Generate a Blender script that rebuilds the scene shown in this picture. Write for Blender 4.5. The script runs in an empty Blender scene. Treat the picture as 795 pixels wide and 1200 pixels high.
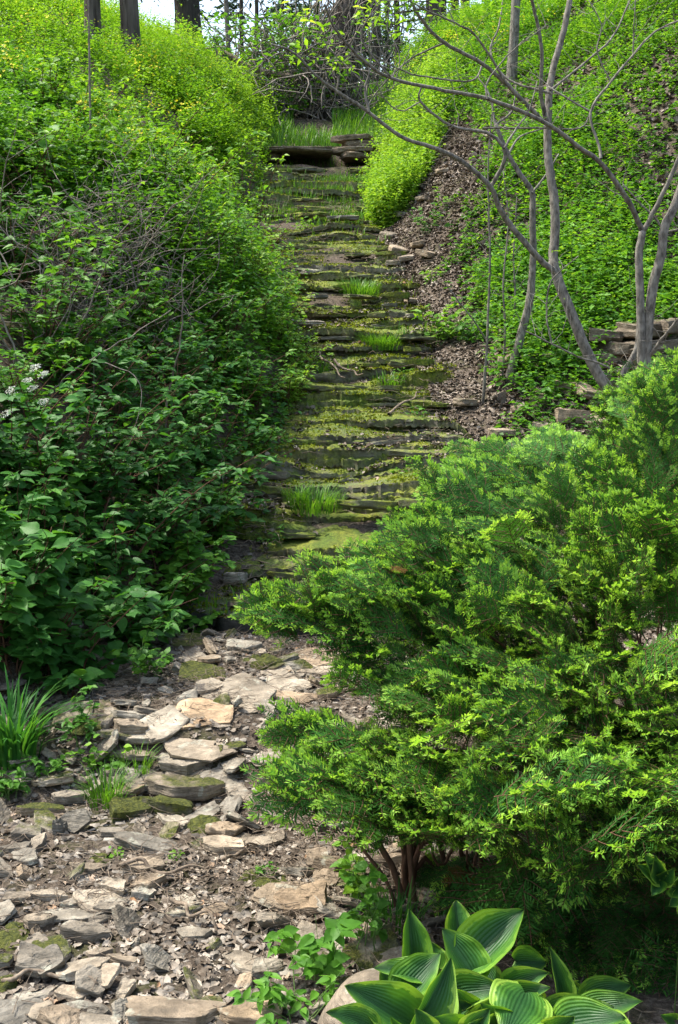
import bpy, math, random
import numpy as np

rng = np.random.default_rng(11)
random.seed(11)
sc = bpy.context.scene
COL = sc.collection
PITCH = math.radians(8.0)
F = 1333.0
CAM = np.array([0.0, 0.0, 1.6])

# ------------------------------------------------------------------ noise
def _h(ix, iy, iz, s):
    n = (ix.astype(np.int64)*374761393 + iy.astype(np.int64)*668265263 + iz.astype(np.int64)*2147483647 + s*974711) & 0x7fffffff
    n = ((n ^ (n >> 13))*1274126177) & 0x7fffffff
    n = (n ^ (n >> 16)) & 0xffff
    return n/65535.0
def noise3(x, y, z, s=0):
    x, y, z = np.broadcast_arrays(np.asarray(x, float), np.asarray(y, float), np.asarray(z, float))
    ix, iy, iz = np.floor(x), np.floor(y), np.floor(z)
    fx, fy, fz = x-ix, y-iy, z-iz
    fx, fy, fz = [f*f*(3-2*f) for f in (fx, fy, fz)]
    r = 0
    for a in (0, 1):
        for b in (0, 1):
            for c in (0, 1):
                w = (fx if a else 1-fx)*(fy if b else 1-fy)*(fz if c else 1-fz)
                r = r + w*_h(ix+a, iy+b, iz+c, s)
    return r*2-1
def fbm(x, y, z=0.0, s=0, o=4):
    r, a, f = 0, .5, 1.0
    for k in range(o):
        r = r + a*noise3(np.asarray(x)*f, np.asarray(y)*f, np.asarray(z)*f, s+k*17); a *= .5; f *= 2.03
    return r
def sstep(a, b, x):
    t = np.clip((x-a)/(b-a), 0, 1); return t*t*(3-2*t)

# ------------------------------------------------------------------ camera maths
def ray(x, y):
    dx, dy = (x-397.5)/F, -(y-600)/F
    return np.array([dx, math.cos(PITCH)+dy*math.sin(PITCH), -math.sin(PITCH)+dy*math.cos(PITCH)])
def at(x, y, Y):
    d = ray(x, y); return CAM + d*(Y/d[1])
def project(P):
    P = np.atleast_2d(P) - CAM
    f = P[:, 1]*math.cos(PITCH) - P[:, 2]*math.sin(PITCH)
    u = P[:, 1]*math.sin(PITCH) + P[:, 2]*math.cos(PITCH)
    f = np.where(f < .05, .05, f)
    return 397.5+F*P[:, 0]/f, 600-F*u/f, f

# ------------------------------------------------------------------ terrain
YL = [0, 4.4, 4.9, 5.5, 5.95, 6.6, 7.3, 8.5, 10.2, 11.3, 12.5, 14, 16.2, 19, 24, 60]
XL = [-1.45, -1.3, -1.12, -.92, -.70, -.62, -.60, -.32, -.38, -.62, -.90, -1.0, -1.0, -.9, -.8, -.8]
YR = [0, 3.4, 5.0, 6.0, 7.3, 8.5, 10.2, 12.5, 16.2, 19, 24, 60]
XR = [1.5, 1.2, 1.0, .92, .85, .82, .78, .62, .50, .6, .8, .8]
ZY = [-50, 2.0, 3.9, 4.25, 4.9, 5.9, 16.3, 16.95, 17.08, 21.5, 24, 30, 60, 400]
ZZ = [-.5, -.04, 0.0, .13, .13, .14, 4.12, 4.14, 4.50, 6.15, 6.75, 6.9, 6.6, 4.0]
def xl(Y): return np.interp(Y, YL, XL)
def xr(Y): return np.interp(Y, YR, XR)
def zc(Y): return np.interp(Y, ZY, ZZ)
def hgt(X, Y):
    X = np.asarray(X, float); Y = np.asarray(Y, float)
    z = zc(Y)
    d = np.maximum(xl(Y)+.12*noise3(Y*1.7, 3.3, 0, 5)-X, 0)
    far = sstep(14, 22, Y)
    r1 = .95*(1-far)+.40*far
    left = r1*np.minimum(d, 1.3)+(.50-.10*far)*np.clip(d-1.3, 0, 5)+.12*np.clip(d-6.3, 0, 12)
    left = left*sstep(0, .25, d)*(1-.75*sstep(23, 32, Y))
    left *= sstep(3.0, 5.0, Y)*.999+.001
    e = np.maximum(X-xr(Y), 0)
    g = sstep(8.5, 13, Y)
    right = (.28*(1-g)+.95*g)*np.minimum(e, .8) + (.22*(1-g)+.56*g)*np.clip(e-.8, 0, 7)+.1*np.clip(e-7.8, 0, 12)
    right *= (.25+.75*sstep(4.5, 7.0, Y))*(1-.75*sstep(23, 32, Y))
    ch = (d < .3)*(e < .3)
    n = .05*fbm(X*.9, Y*.9, 0, 1, 4)*np.clip(Y/6, .5, 3) + .018*fbm(X*5, Y*5, 0, 2, 3)
    mound = .06*sstep(4.05, 4.3, Y)*sstep(-1.2, -1, X)*sstep(-.2, -.5, X)
    return z+left+right+n+mound*(Y < 5.5)
def ground_at(x, y, y0=1.0, y1=40.0):
    d = ray(x, y); Ys = np.arange(y0, y1, .01)
    P = CAM[None, :]+d[None, :]*(Ys/d[1])[:, None]
    hh = hgt(P[:, 0], Ys)
    k = np.argmax(P[:, 2] < hh)
    if P[k, 2] >= hh[k]: k = len(Ys)-1
    return np.array([P[k, 0], Ys[k], hh[k]])

# ------------------------------------------------------------------ mesh building
class MB:
    def __init__(s): s.v = []; s.f = {3: [], 4: []}; s.a = []; s.b = []; s.n = 0; s.m = {3: [], 4: []}
    def add(s, V, faces, a=.5, b=0.0, mi=0):
        V = np.asarray(V, float); k = len(V)
        s.v.append(V)
        s.a.append(np.broadcast_to(np.asarray(a, float), (k,))); s.b.append(np.broadcast_to(np.asarray(b, float), (k,)))
        for fc in faces:
            fc = np.asarray(fc, np.int64)
            if fc.size:
                s.f[fc.shape[1]].append(fc+s.n); s.m[fc.shape[1]].append(np.full(len(fc), mi))
        s.n += k
    def build(s, name, mats, parent=None, smooth=False, sharp=None):
        me = bpy.data.meshes.new(name)
        V = np.concatenate(s.v); me.vertices.add(len(V)); me.vertices.foreach_set('co', V.astype(np.float32).ravel())
        q = np.concatenate(s.f[4]) if s.f[4] else np.zeros((0, 4), np.int64)
        t = np.concatenate(s.f[3]) if s.f[3] else np.zeros((0, 3), np.int64)
        mi = np.concatenate([np.concatenate(s.m[k]) for k in (4, 3) if s.m[k]]) if (s.m[3] or s.m[4]) else np.zeros(0)
        L = np.concatenate([q.ravel(), t.ravel()])
        me.loops.add(len(L)); me.loops.foreach_set('vertex_index', L.astype(np.int32))
        me.polygons.add(len(q)+len(t))
        st = np.concatenate([np.arange(len(q))*4, len(q)*4+np.arange(len(t))*3]).astype(np.int32)
        me.polygons.foreach_set('loop_start', st)
        me.polygons.foreach_set('material_index', mi.astype(np.int32))
        if smooth: me.polygons.foreach_set('use_smooth', np.ones(len(q)+len(t), bool))
        me.update(calc_edges=True)
        for nm, arr in (('rnd', s.a), ('par', s.b)):
            at_ = me.attributes.new(nm, 'FLOAT', 'POINT'); at_.data.foreach_set('value', np.concatenate(arr).astype(np.float32))
        me.validate(verbose=False)
        if sharp: me.set_sharp_from_angle(angle=math.radians(sharp))
        for m in (mats if isinstance(mats, (list, tuple)) else [mats]): me.materials.append(m)
        o = bpy.data.objects.new(name, me); COL.objects.link(o)
        if parent is not None:
            o.parent = parent
            # vertices are given in world space: undo the parent's placement
            from mathutils import Matrix
            o.matrix_parent_inverse = (Matrix.Translation(parent.location) @ parent.rotation_euler.to_matrix().to_4x4()).inverted()
        return o
def tag(o, label=None, cat=None, group=None, kind=None):
    if label: o['label'] = label
    if cat: o['category'] = cat
    if group: o['group'] = group
    if kind: o['kind'] = kind
    return o
def thing(name, loc, label, cat, group=None):
    o = bpy.data.objects.new(name, None); COL.objects.link(o); o.location = [float(c) for c in loc]; o.empty_display_size = .1
    return tag(o, label, cat, group)
def nrm(v): return v/np.maximum(np.linalg.norm(v, axis=-1, keepdims=True), 1e-9)
def frames(d, n):
    """rotation matrices whose columns are x, y=d, z~n"""
    d = nrm(d); x = nrm(np.cross(d, n)); z = np.cross(x, d)
    return np.stack([x, d, z], -1)
def inst(mb, T, P, R, S, a, mi=0):
    V, faces, b = T; n, k = len(P), len(V)
    if n == 0: return
    S = np.asarray(S, float)
    if S.ndim == 1: S = S[:, None].repeat(3, 1)
    X = np.einsum('nij,nkj->nki', R, V[None]*S[:, None, :])+P[:, None, :]
    off = (np.arange(n)*k)[:, None, None]
    fs = [(np.asarray(f)[None]+off).reshape(-1, np.asarray(f).shape[1]) for f in faces if len(f)]
    mb.add(X.reshape(-1, 3), fs, np.repeat(a, k), np.tile(b, n), mi)
def leaf_t(w=.30, wt=.22, fold=.10, droop=.10, peak=.36):
    V = np.array([[0, 0, 0], [0, peak, 0], [0, .72, -.02], [0, 1, -droop], [w, peak, fold], [wt, .72, fold*.6-.02], [-w, peak, fold], [-wt, .72, fold*.6-.02]])
    q = [[1, 4, 5, 2], [6, 1, 2, 7]]; t = [[0, 4, 1], [2, 5, 3], [0, 1, 6], [7, 2, 3]]
    return V, [q, t], np.array([0, 0, 0, 0, 1, 1, 1, 1.])
def leaf_hi(w=.30, peak=.36, fold=.10, droop=.14, m=7, curl=.05, ser=.0):
    """ovate leaf: m stations along, 5 across, pointed tip, midrib crease, drooping tip"""
    V = [[0, 0, 0]]; 
    for j in range(1, m):
        v = j/m; g = v/peak if v < peak else 1+(v-peak)/(1-peak)
        ww = w*(math.sin(min(g, 1)*math.pi/2)**.8 if g < 1 else math.cos((g-1)*math.pi/2)**1.15)*(1+ser*(1 if j % 2 else -1))
        for u in (-1, -.55, 0, .55, 1):
            V.append([u*ww, v-.06*abs(u)*(1-v), fold*abs(u)**.8*ww/w-droop*v**2.2+curl*(abs(u)**2)*math.sin(v*9)*.5+.012*math.sin(v*22)*abs(u)])
    V.append([0, 1, -droop]); n = len(V)-1; q = []; t = []
    for j in range(m-2):
        for i in range(4): a = 1+j*5+i; q.append([a, a+1, a+6, a+5])
    for i in range(4): t += [[0, 2+i, 1+i], [1+(m-2)*5+i, 2+(m-2)*5+i, n]]
    return np.array(V), [np.array(q), np.array(t)], np.concatenate([[0], np.tile([1, .5, 0, .5, 1], m-1), [0]])
LEAF = leaf_hi(.26, .36, .09, .16, 5); LEAFB = leaf_hi(.36, .38, .07, .2, 6, .07); LEAFN = leaf_t(.17, .12, .05, .15)
LEAFX = leaf_hi(.33, .36, .08, .2, 11, .05, .05)
SMALL = (np.array([[0, 0, 0], [.34, .5, .08], [0, 1, -.05], [-.34, .5, .08]]), [[[0, 1, 2], [0, 2, 3]]], np.array([0, 1, 0, 1.]))
NEEDLE = (np.array([[-.05, 0, 0], [.05, 0, 0], [.045, .6, .03], [0, 1, .02], [-.045, .6, .03]]), [[[0, 1, 2, 4]], [[4, 2, 3]]], np.array([0, 0, 0, 0, 0.]))
def tube(mb, pts, rad, sides=6, a=.5, mi=0, wob=0.0, cap=True):
    pts = np.asarray(pts, float); n = len(pts); rad = np.broadcast_to(np.asarray(rad, float), (n,))
    tan = nrm(np.gradient(pts, axis=0))
    ref = np.array([0, 0, 1.]) if abs(tan[0, 2]) < .8 else np.array([1., 0, 0])
    nx = nrm(np.cross(tan, ref)); ny = np.cross(tan, nx)
    th = np.arange(sides)*2*math.pi/sides
    r = rad[:, None]*(1+wob*rng.uniform(-1, 1, (n, sides)))
    V = pts[:, None, :]+r[..., None]*(np.cos(th)[None, :, None]*nx[:, None, :]+np.sin(th)[None, :, None]*ny[:, None, :])
    i = np.arange(n-1)[:, None]*sides; j = np.arange(sides)[None]
    q = np.stack([i+j, i+(j+1) % sides, i+sides+(j+1) % sides, i+sides+j], -1).reshape(-1, 4)
    V = V.reshape(-1, 3); fs = [q]
    if cap:
        V = np.vstack([V, pts[-1:]+tan[-1:]*rad[-1]*.5]); e = (n-1)*sides
        fs.append(np.array([[e+k, e+(k+1) % sides, n*sides] for k in range(sides)]))
    mb.add(V, fs, a, 0, mi)
def smooth_poly(P, R, n=6):
    P = np.asarray(P, float); R = np.asarray(R, float)
    t = np.arange(len(P)); tt = np.linspace(0, len(P)-1, (len(P)-1)*n+1)
    Pe = np.vstack([2*P[0]-P[1], P, 2*P[-1]-P[-2]])
    out = []
    for u in tt:
        k = min(int(u), len(P)-2); f = u-k
        p0, p1, p2, p3 = Pe[k], Pe[k+1], Pe[k+2], Pe[k+3]
        out.append(.5*((2*p1)+(-p0+p2)*f+(2*p0-5*p1+4*p2-p3)*f*f+(-p0+3*p1-3*p2+p3)*f**3))
    return np.array(out), np.interp(tt, t, R)

# ------------------------------------------------------------------ materials
def NT(name):
    m = bpy.data.materials.new(name); m.use_nodes = True; nt = m.node_tree; nt.nodes.clear()
    out = nt.nodes.new('ShaderNodeOutputMaterial'); return m, nt, out
def N(nt, t, **k):
    n = nt.nodes.new(t)
    for a, v in k.items():
        if a in n.inputs: n.inputs[a].default_value = v
        else: setattr(n, a, v)
    return n
def ramp(nt, fac, stops, interp='LINEAR'):
    r = nt.nodes.new('ShaderNodeValToRGB'); r.color_ramp.interpolation = interp
    el = r.color_ramp.elements
    while len(el) > 1: el.remove(el[-1])
    el[0].position = stops[0][0]; el[0].color = (*stops[0][1], 1)
    for p, c in stops[1:]:
        e = el.new(p); e.color = (*c, 1)
    nt.links.new(fac, r.inputs['Fac']); return r.outputs['Color']
def noise_n(nt, scale, detail=4, rough=.55, vec=None, obj=False):
    n = nt.nodes.new('ShaderNodeTexNoise'); n.inputs['Scale'].default_value = scale; n.inputs['Detail'].default_value = detail; n.inputs['Roughness'].default_value = rough
    if vec is None:
        g = nt.nodes.new('ShaderNodeNewGeometry'); vec = g.outputs['Position']
    nt.links.new(vec, n.inputs['Vector']); return n.outputs['Fac']
def mth(nt, op, a, b=None, clamp=False):
    m = nt.nodes.new('ShaderNodeMath'); m.operation = op; m.use_clamp = clamp
    for i, v in enumerate((a, b)):
        if v is None: continue
        if isinstance(v, (int, float)): m.inputs[i].default_value = v
        else: nt.links.new(v, m.inputs[i])
    return m.outputs[0]
def mix(nt, fac, a, b, mode='MIX'):
    m = nt.nodes.new('ShaderNodeMix'); m.data_type = 'RGBA'; m.blend_type = mode
    for i, v in ((0, fac), (6, a), (7, b)):
        if isinstance(v, (int, float)): m.inputs[i].default_value = v
        elif isinstance(v, tuple): m.inputs[i].default_value = (*v, 1)
        else: nt.links.new(v, m.inputs[i])
    return m.outputs[2]
def attr(nt, name, typ='GEOMETRY'):
    a = nt.nodes.new('ShaderNodeAttribute'); a.attribute_name = name; a.attribute_type = typ; return a.outputs['Fac']
def bump(nt, h, dist, strength=1.0):
    b = nt.nodes.new('ShaderNodeBump'); b.inputs['Distance'].default_value = dist; b.inputs['Strength'].default_value = strength
    nt.links.new(h, b.inputs['Height']); return b.outputs['Normal']
def leaf_mat(name, stops, trans=.45, rough=.45, spec=.35, patch=1.2, tboost=(1.25, 1.15, .5)):
    m, nt, out = NT(name)
    a = attr(nt, 'rnd'); nz = noise_n(nt, patch, 2)
    f = mth(nt, 'ADD', mth(nt, 'MULTIPLY', a, .75), mth(nt, 'MULTIPLY', mth(nt, 'SUBTRACT', nz, .5), .9), True)
    f = mth(nt, 'ADD', f, .1, True)
    c = ramp(nt, f, stops)
    fine = noise_n(nt, 60, 3)
    c = mix(nt, .35, c, ramp(nt, fine, [(.3, (.45, .45, .45)), (.7, (1, 1, 1))]), 'MULTIPLY')
    par = attr(nt, 'par')
    c = mix(nt, mth(nt, 'MULTIPLY', mth(nt, 'SUBTRACT', 1.0, par), .25), c, mix(nt, .5, c, (.5, .6, .2), 'ADD'), 'MIX') if False else c
    p = N(nt, 'ShaderNodeBsdfPrincipled'); p.inputs['Roughness'].default_value = rough; p.inputs['Specular IOR Level'].default_value = spec
    nt.links.new(c, p.inputs['Base Color'])
    t = N(nt, 'ShaderNodeBsdfTranslucent'); nt.links.new(mix(nt, 1.0, c, tboost, 'MULTIPLY'), t.inputs['Color'])
    ms = N(nt, 'ShaderNodeMixShader'); ms.inputs[0].default_value = trans
    nt.links.new(p.outputs[0], ms.inputs[1]); nt.links.new(t.outputs[0], ms.inputs[2]); nt.links.new(ms.outputs[0], out.inputs[0])
    return m
def bark_mat(name, c1, c2, scale=30, rough=.9, stretch=(1, 1, .25), bd=.004):
    m, nt, out = NT(name)
    g = N(nt, 'ShaderNodeNewGeometry'); mp = N(nt, 'ShaderNodeMapping'); mp.inputs['Scale'].default_value = stretch
    nt.links.new(g.outputs['Position'], mp.inputs['Vector'])
    n1 = noise_n(nt, scale, 5, .6, mp.outputs[0]); n2 = noise_n(nt, 4, 3)
    c = ramp(nt, n1, [(.3, c1), (.7, c2)])
    c = mix(nt, mth(nt, 'MULTIPLY', n2, .5), c, (.5, .52, .45), 'MULTIPLY')
    p = N(nt, 'ShaderNodeBsdfPrincipled'); p.inputs['Roughness'].default_value = rough; p.inputs['Specular IOR Level'].default_value = .2
    nt.links.new(c, p.inputs['Base Color']); nt.links.new(bump(nt, n1, bd), p.inputs['Normal']); nt.links.new(p.outputs[0], out.inputs[0])
    return m
M = {}
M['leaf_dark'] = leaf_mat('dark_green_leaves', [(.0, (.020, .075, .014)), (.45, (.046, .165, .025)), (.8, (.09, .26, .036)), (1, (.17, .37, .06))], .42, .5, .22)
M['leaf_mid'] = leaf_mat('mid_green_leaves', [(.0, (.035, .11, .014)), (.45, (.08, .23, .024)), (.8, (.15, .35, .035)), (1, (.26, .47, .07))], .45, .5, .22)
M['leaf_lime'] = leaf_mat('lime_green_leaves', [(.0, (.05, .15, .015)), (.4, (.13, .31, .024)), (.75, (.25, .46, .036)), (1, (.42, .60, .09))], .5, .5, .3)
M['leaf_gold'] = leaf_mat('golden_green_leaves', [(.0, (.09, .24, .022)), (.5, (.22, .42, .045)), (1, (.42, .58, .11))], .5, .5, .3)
M['grass'] = leaf_mat('grass_blades', [(.0, (.05, .14, .015)), (.5, (.10, .26, .02)), (1, (.2, .4, .04))], .45, .45, .35)
M['blade'] = leaf_mat('strap_leaves', [(.0, (.025, .10, .02)), (.5, (.05, .19, .03)), (1, (.14, .34, .04))], .4, .5, .15)
M['moss_tufts'] = leaf_mat('moss_tufts', [(.0, (.06, .085, .008)), (.5, (.18, .23, .016)), (1, (.38, .44, .035))], .3, .8, .1, 2)
M['yew_old'] = leaf_mat('yew_needles', [(.0, (.017, .065, .012)), (.5, (.042, .14, .022)), (1, (.085, .23, .035))], .3, .55, .12, 3)
M['yew_new'] = leaf_mat('yew_new_growth', [(.0, (.16, .37, .045)), (.5, (.30, .56, .075)), (1, (.47, .70, .15))], .45, .55, .12, 3)
M['yew_dead'] = leaf_mat('dead_yew_needles', [(.0, (.15, .06, .02)), (1, (.3, .13, .05))], .2, .7, .1)
M['far'] = leaf_mat('woodland_leaves', [(.0, (.03, .08, .02)), (.5, (.09, .2, .04)), (1, (.22, .38, .08))], .5, .5, .3, .6)
M['evergreen'] = leaf_mat('evergreen_needles', [(.0, (.015, .04, .025)), (.5, (.035, .08, .045)), (1, (.07, .14, .06))], .2, .5, .3, .6)
M['bark_grey'] = bark_mat('smooth_grey_bark', (.055, .047, .038), (.30, .275, .235), 45, .9, (1, 1, .4), .005)
M['bark_big'] = bark_mat('furrowed_bark', (.035, .028, .022), (.17, .14, .12), 16, .95, (1, 1, .12), .03)
M['bark_dark'] = bark_mat('dark_bark', (.022, .018, .016), (.10, .085, .075), 12, .95, (1, 1, .15), .03)
M['twig'] = bark_mat('dead_stems', (.09, .065, .045), (.30, .24, .18), 50)
M['twig_red'] = bark_mat('brown_stems', (.06, .03, .018), (.16, .085, .05), 50)
M['bramble'] = bark_mat('grey_bramble_stems', (.10, .08, .065), (.34, .29, .25), 50)
M['green_stem'] = bark_mat('green_stems', (.07, .13, .03), (.12, .22, .05), 50, .6)

def rock_mat(name, moss_obj=True, base=None, wet=.0):
    m, nt, out = NT(name)
    tc = N(nt, 'ShaderNodeTexCoord'); g = N(nt, 'ShaderNodeNewGeometry')
    pos = g.outputs['Position']
    n1 = noise_n(nt, 7, 6, .65, pos); n2 = noise_n(nt, 55, 5, .7, pos); n3 = noise_n(nt, 16, 4, .6, pos); n4 = noise_n(nt, 2.3, 3, .5, pos)
    base = base or [(.25, (.085, .077, .062)), (.5, (.22, .20, .163)), (.75, (.38, .352, .295))]
    mps = N(nt, 'ShaderNodeMapping'); mps.inputs['Scale'].default_value = (1, 1, 9); nt.links.new(pos, mps.inputs[0]); ns = noise_n(nt, 14, 4, .6, mps.outputs[0])
    c = ramp(nt, n1, base)
    c = mix(nt, .5, c, ramp(nt, ns, [(.35, (.55, .53, .5)), (.6, (1.1, 1.1, 1.1))]), 'MULTIPLY')
    c = mix(nt, .6, c, ramp(nt, n2, [(.3, (.55, .54, .52)), (.55, (1, 1, 1)), (.75, (1.25, 1.22, 1.15))]), 'MULTIPLY')
    if moss_obj:
        t = attr(nt, 'tint', 'OBJECT'); w = attr(nt, 'warm', 'OBJECT')
        c = mix(nt, 1.0, c, ramp(nt, t, [(0, (.34, .35, .37)), (.5, (.82, .82, .80)), (1, (1.4, 1.36, 1.28))]), 'MULTIPLY')
        c = mix(nt, w, c, mix(nt, 1.0, c, (1.25, .88, .55), 'MULTIPLY'))
        ms = attr(nt, 'moss', 'OBJECT')
    else: ms = mth(nt, 'ADD', .55, 0.0)
    # lichen blotches
    c = mix(nt, ramp(nt, n3, [(.60, (0, 0, 0)), (.66, (.6, .6, .6))]), c, (.33, .33, .26))
    c = mix(nt, ramp(nt, noise_n(nt, 11, 5, .7, pos), [(.56, (0, 0, 0)), (.7, (.8, .8, .8))]), c, (.085, .07, .05))
    # moss on upward faces
    sx = N(nt, 'ShaderNodeSeparateXYZ'); nt.links.new(g.outputs['Normal'], sx.inputs[0])
    up = mth(nt, 'ADD', mth(nt, 'MULTIPLY', sx.outputs[2], .22), 0.0)
    mv = mth(nt, 'ADD', mth(nt, 'ADD', mth(nt, 'MULTIPLY', n4, .6), mth(nt, 'MULTIPLY', n3, .55)), up)
    mv = mth(nt, 'ADD', mv, mth(nt, 'MULTIPLY', ms, .75))
    mf = ramp(nt, mv, [(.98, (0, 0, 0)), (1.12, (1, 1, 1))]) if moss_obj else None
    rgb = nt.nodes.new('ShaderNodeMapRange'); rgb.inputs[1].default_value = 1.0; rgb.inputs[2].default_value = 1.14; nt.links.new(mv, rgb.inputs[0])
    mf = rgb.outputs[0]
    mc = ramp(nt, noise_n(nt, 90, 4, .6, pos), [(.3, (.022, .032, .006)), (.55, (.075, .085, .012)), (.75, (.15, .15, .022))])
    c = mix(nt, mf, c, mc)
    p = N(nt, 'ShaderNodeBsdfPrincipled'); p.inputs['Roughness'].default_value = .85-.3*wet; p.inputs['Specular IOR Level'].default_value = .3
    nt.links.new(c, p.inputs['Base Color'])
    hh = mth(nt, 'ADD', mth(nt, 'ADD', mth(nt, 'ADD', mth(nt, 'MULTIPLY', n1, .5), mth(nt, 'MULTIPLY', ns, .6)), mth(nt, 'MULTIPLY', n2, .35)), mth(nt, 'MULTIPLY', mth(nt, 'MULTIPLY', noise_n(nt, 220, 3, .6, pos), mf), .5))
    nt.links.new(bump(nt, hh, .02, .9), p.inputs['Normal']); nt.links.new(p.outputs[0], out.inputs[0])
    return m
M['rock'] = rock_mat('limestone')

def ledge_mat():
    m, nt, out = NT('mossy_ledge_stone')
    g = N(nt, 'ShaderNodeNewGeometry'); pos = g.outputs['Position']
    mp = N(nt, 'ShaderNodeMapping'); mp.inputs['Scale'].default_value = (1, 1, 5); nt.links.new(pos, mp.inputs[0])
    n1 = noise_n(nt, 5, 6, .65, mp.outputs[0]); n2 = noise_n(nt, 60, 5, .7, mp.outputs[0]); n3 = noise_n(nt, 9, 5, .65, pos); n4 = noise_n(nt, 2.2, 4, .6, pos)
    c = ramp(nt, n1, [(.3, (.04, .036, .028)), (.5, (.13, .115, .085)), (.72, (.27, .24, .185))])
    c = mix(nt, .6, c, ramp(nt, n2, [(.3, (.45, .45, .45)), (.7, (1.3, 1.3, 1.3))]), 'MULTIPLY')
    sx = N(nt, 'ShaderNodeSeparateXYZ'); nt.links.new(g.outputs['Normal'], sx.inputs[0])
    mv = mth(nt, 'ADD', mth(nt, 'ADD', mth(nt, 'MULTIPLY', n4, .7), mth(nt, 'MULTIPLY', n3, .6)), mth(nt, 'MULTIPLY', sx.outputs[2], .3))
    mv = mth(nt, 'ADD', mv, mth(nt, 'MULTIPLY', attr(nt, 'moss', 'OBJECT'), .5))
    rg = N(nt, 'ShaderNodeMapRange'); rg.inputs[1].default_value = .58; rg.inputs[2].default_value = .92; nt.links.new(mv, rg.inputs[0]); mf = rg.outputs[0]
    mc = ramp(nt, noise_n(nt, 70, 5, .65, pos), [(.28, (.045, .06, .008)), (.5, (.155, .18, .016)), (.75, (.33, .345, .03))])
    mc2 = mix(nt, ramp(nt, noise_n(nt, 6, 4, .6, pos), [(.42, (0, 0, 0)), (.6, (1, 1, 1))]), mc, mix(nt, 1.0, mc, (.55, .75, .6), 'MULTIPLY'))
    dk = attr(nt, 'wet', 'OBJECT'); c = mix(nt, dk, c, mix(nt, 1.0, c, (.32, .34, .34), 'MULTIPLY'))
    c = mix(nt, mf, c, mc2)
    # brown algae and silt patches
    c = mix(nt, ramp(nt, noise_n(nt, 4, 5, .7, pos), [(.56, (0, 0, 0)), (.68, (.75, .75, .75))]), c, (.11, .085, .06))
    p = N(nt, 'ShaderNodeBsdfPrincipled'); p.inputs['Specular IOR Level'].default_value = .4
    nt.links.new(mth(nt, 'ADD', mth(nt, 'MULTIPLY', mf, .45), .42), p.inputs['Roughness'])
    nt.links.new(c, p.inputs['Base Color'])
    hh = mth(nt, 'ADD', mth(nt, 'MULTIPLY', n1, .5), mth(nt, 'ADD', mth(nt, 'MULTIPLY', n2, .3), mth(nt, 'MULTIPLY', mth(nt, 'MULTIPLY', noise_n(nt, 160, 4, .6, pos), mf), .7)))
    nt.links.new(bump(nt, hh, .025, .9), p.inputs['Normal']); nt.links.new(p.outputs[0], out.inputs[0])
    return m
M['ledge'] = ledge_mat()

def soil_mat():
    m, nt, out = NT('soil_and_litter')
    n1 = noise_n(nt, 3, 6, .7); n2 = noise_n(nt, 45, 6, .7); n3 = noise_n(nt, 1.1, 4, .6)
    c = ramp(nt, n2, [(.3, (.035, .027, .020)), (.5, (.105, .082, .06)), (.7, (.22, .18, .14))])
    c = mix(nt, ramp(nt, n1, [(.5, (0, 0, 0)), (.62, (.6, .6, .6))]), c, (.05, .06, .015))
    p = N(nt, 'ShaderNodeBsdfPrincipled'); p.inputs['Roughness'].default_value = .95; p.inputs['Specular IOR Level'].default_value = .15
    nt.links.new(c, p.inputs['Base Color']); nt.links.new(bump(nt, n2, .03), p.inputs['Normal']); nt.links.new(p.outputs[0], out.inputs[0])
    return m
M['soil'] = soil_mat()
def simple(name, stops, rough=.85, spec=.2, bd=.004, sc_=80, trans=0):
    m, nt, out = NT(name)
    a = attr(nt, 'rnd'); n2 = noise_n(nt, sc_, 4, .6)
    c = mix(nt, .5, ramp(nt, a, stops), ramp(nt, n2, [(.3, (.5, .5, .5)), (.7, (1.2, 1.2, 1.2))]), 'MULTIPLY')
    p = N(nt, 'ShaderNodeBsdfPrincipled'); p.inputs['Roughness'].default_value = rough; p.inputs['Specular IOR Level'].default_value = spec
    nt.links.new(c, p.inputs['Base Color']); nt.links.new(bump(nt, n2, bd), p.inputs['Normal'])
    if trans:
        t = N(nt, 'ShaderNodeBsdfTranslucent'); nt.links.new(c, t.inputs['Color']); ms = N(nt, 'ShaderNodeMixShader'); ms.inputs[0].default_value = trans
        nt.links.new(p.outputs[0], ms.inputs[1]); nt.links.new(t.outputs[0], ms.inputs[2]); nt.links.new(ms.outputs[0], out.inputs[0])
    else: nt.links.new(p.outputs[0], out.inputs[0])
    return m
M['litter'] = simple('dry_leaf_litter', [(0, (.06, .046, .032)), (.4, (.13, .105, .078)), (.75, (.235, .20, .158)), (.94, (.38, .335, .27)), (1, (.28, .16, .08))])
M['mulch'] = simple('bark_mulch', [(0, (.055, .042, .03)), (.5, (.17, .135, .105)), (1, (.36, .31, .25))])
M['chips'] = simple('stone_chips', [(0, (.05, .043, .035)), (.4, (.13, .115, .093)), (.8, (.23, .205, .17)), (1, (.33, .30, .25))], sc_=50)
M['petal_y'] = simple('yellow_petals', [(0, (.78, .66, .01)), (1, (.88, .80, .03))], .6, .2, 0, 20, .3)
M['petal_w'] = simple('white_petals', [(0, (.6, .62, .5)), (1, (.85, .85, .78))], .6, .2, 0, 20, .3)
M['metal_white'] = simple('white_painted_metal', [(0, (.78, .78, .78)), (1, (.8, .8, .8))], .4, .5, 0)

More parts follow.
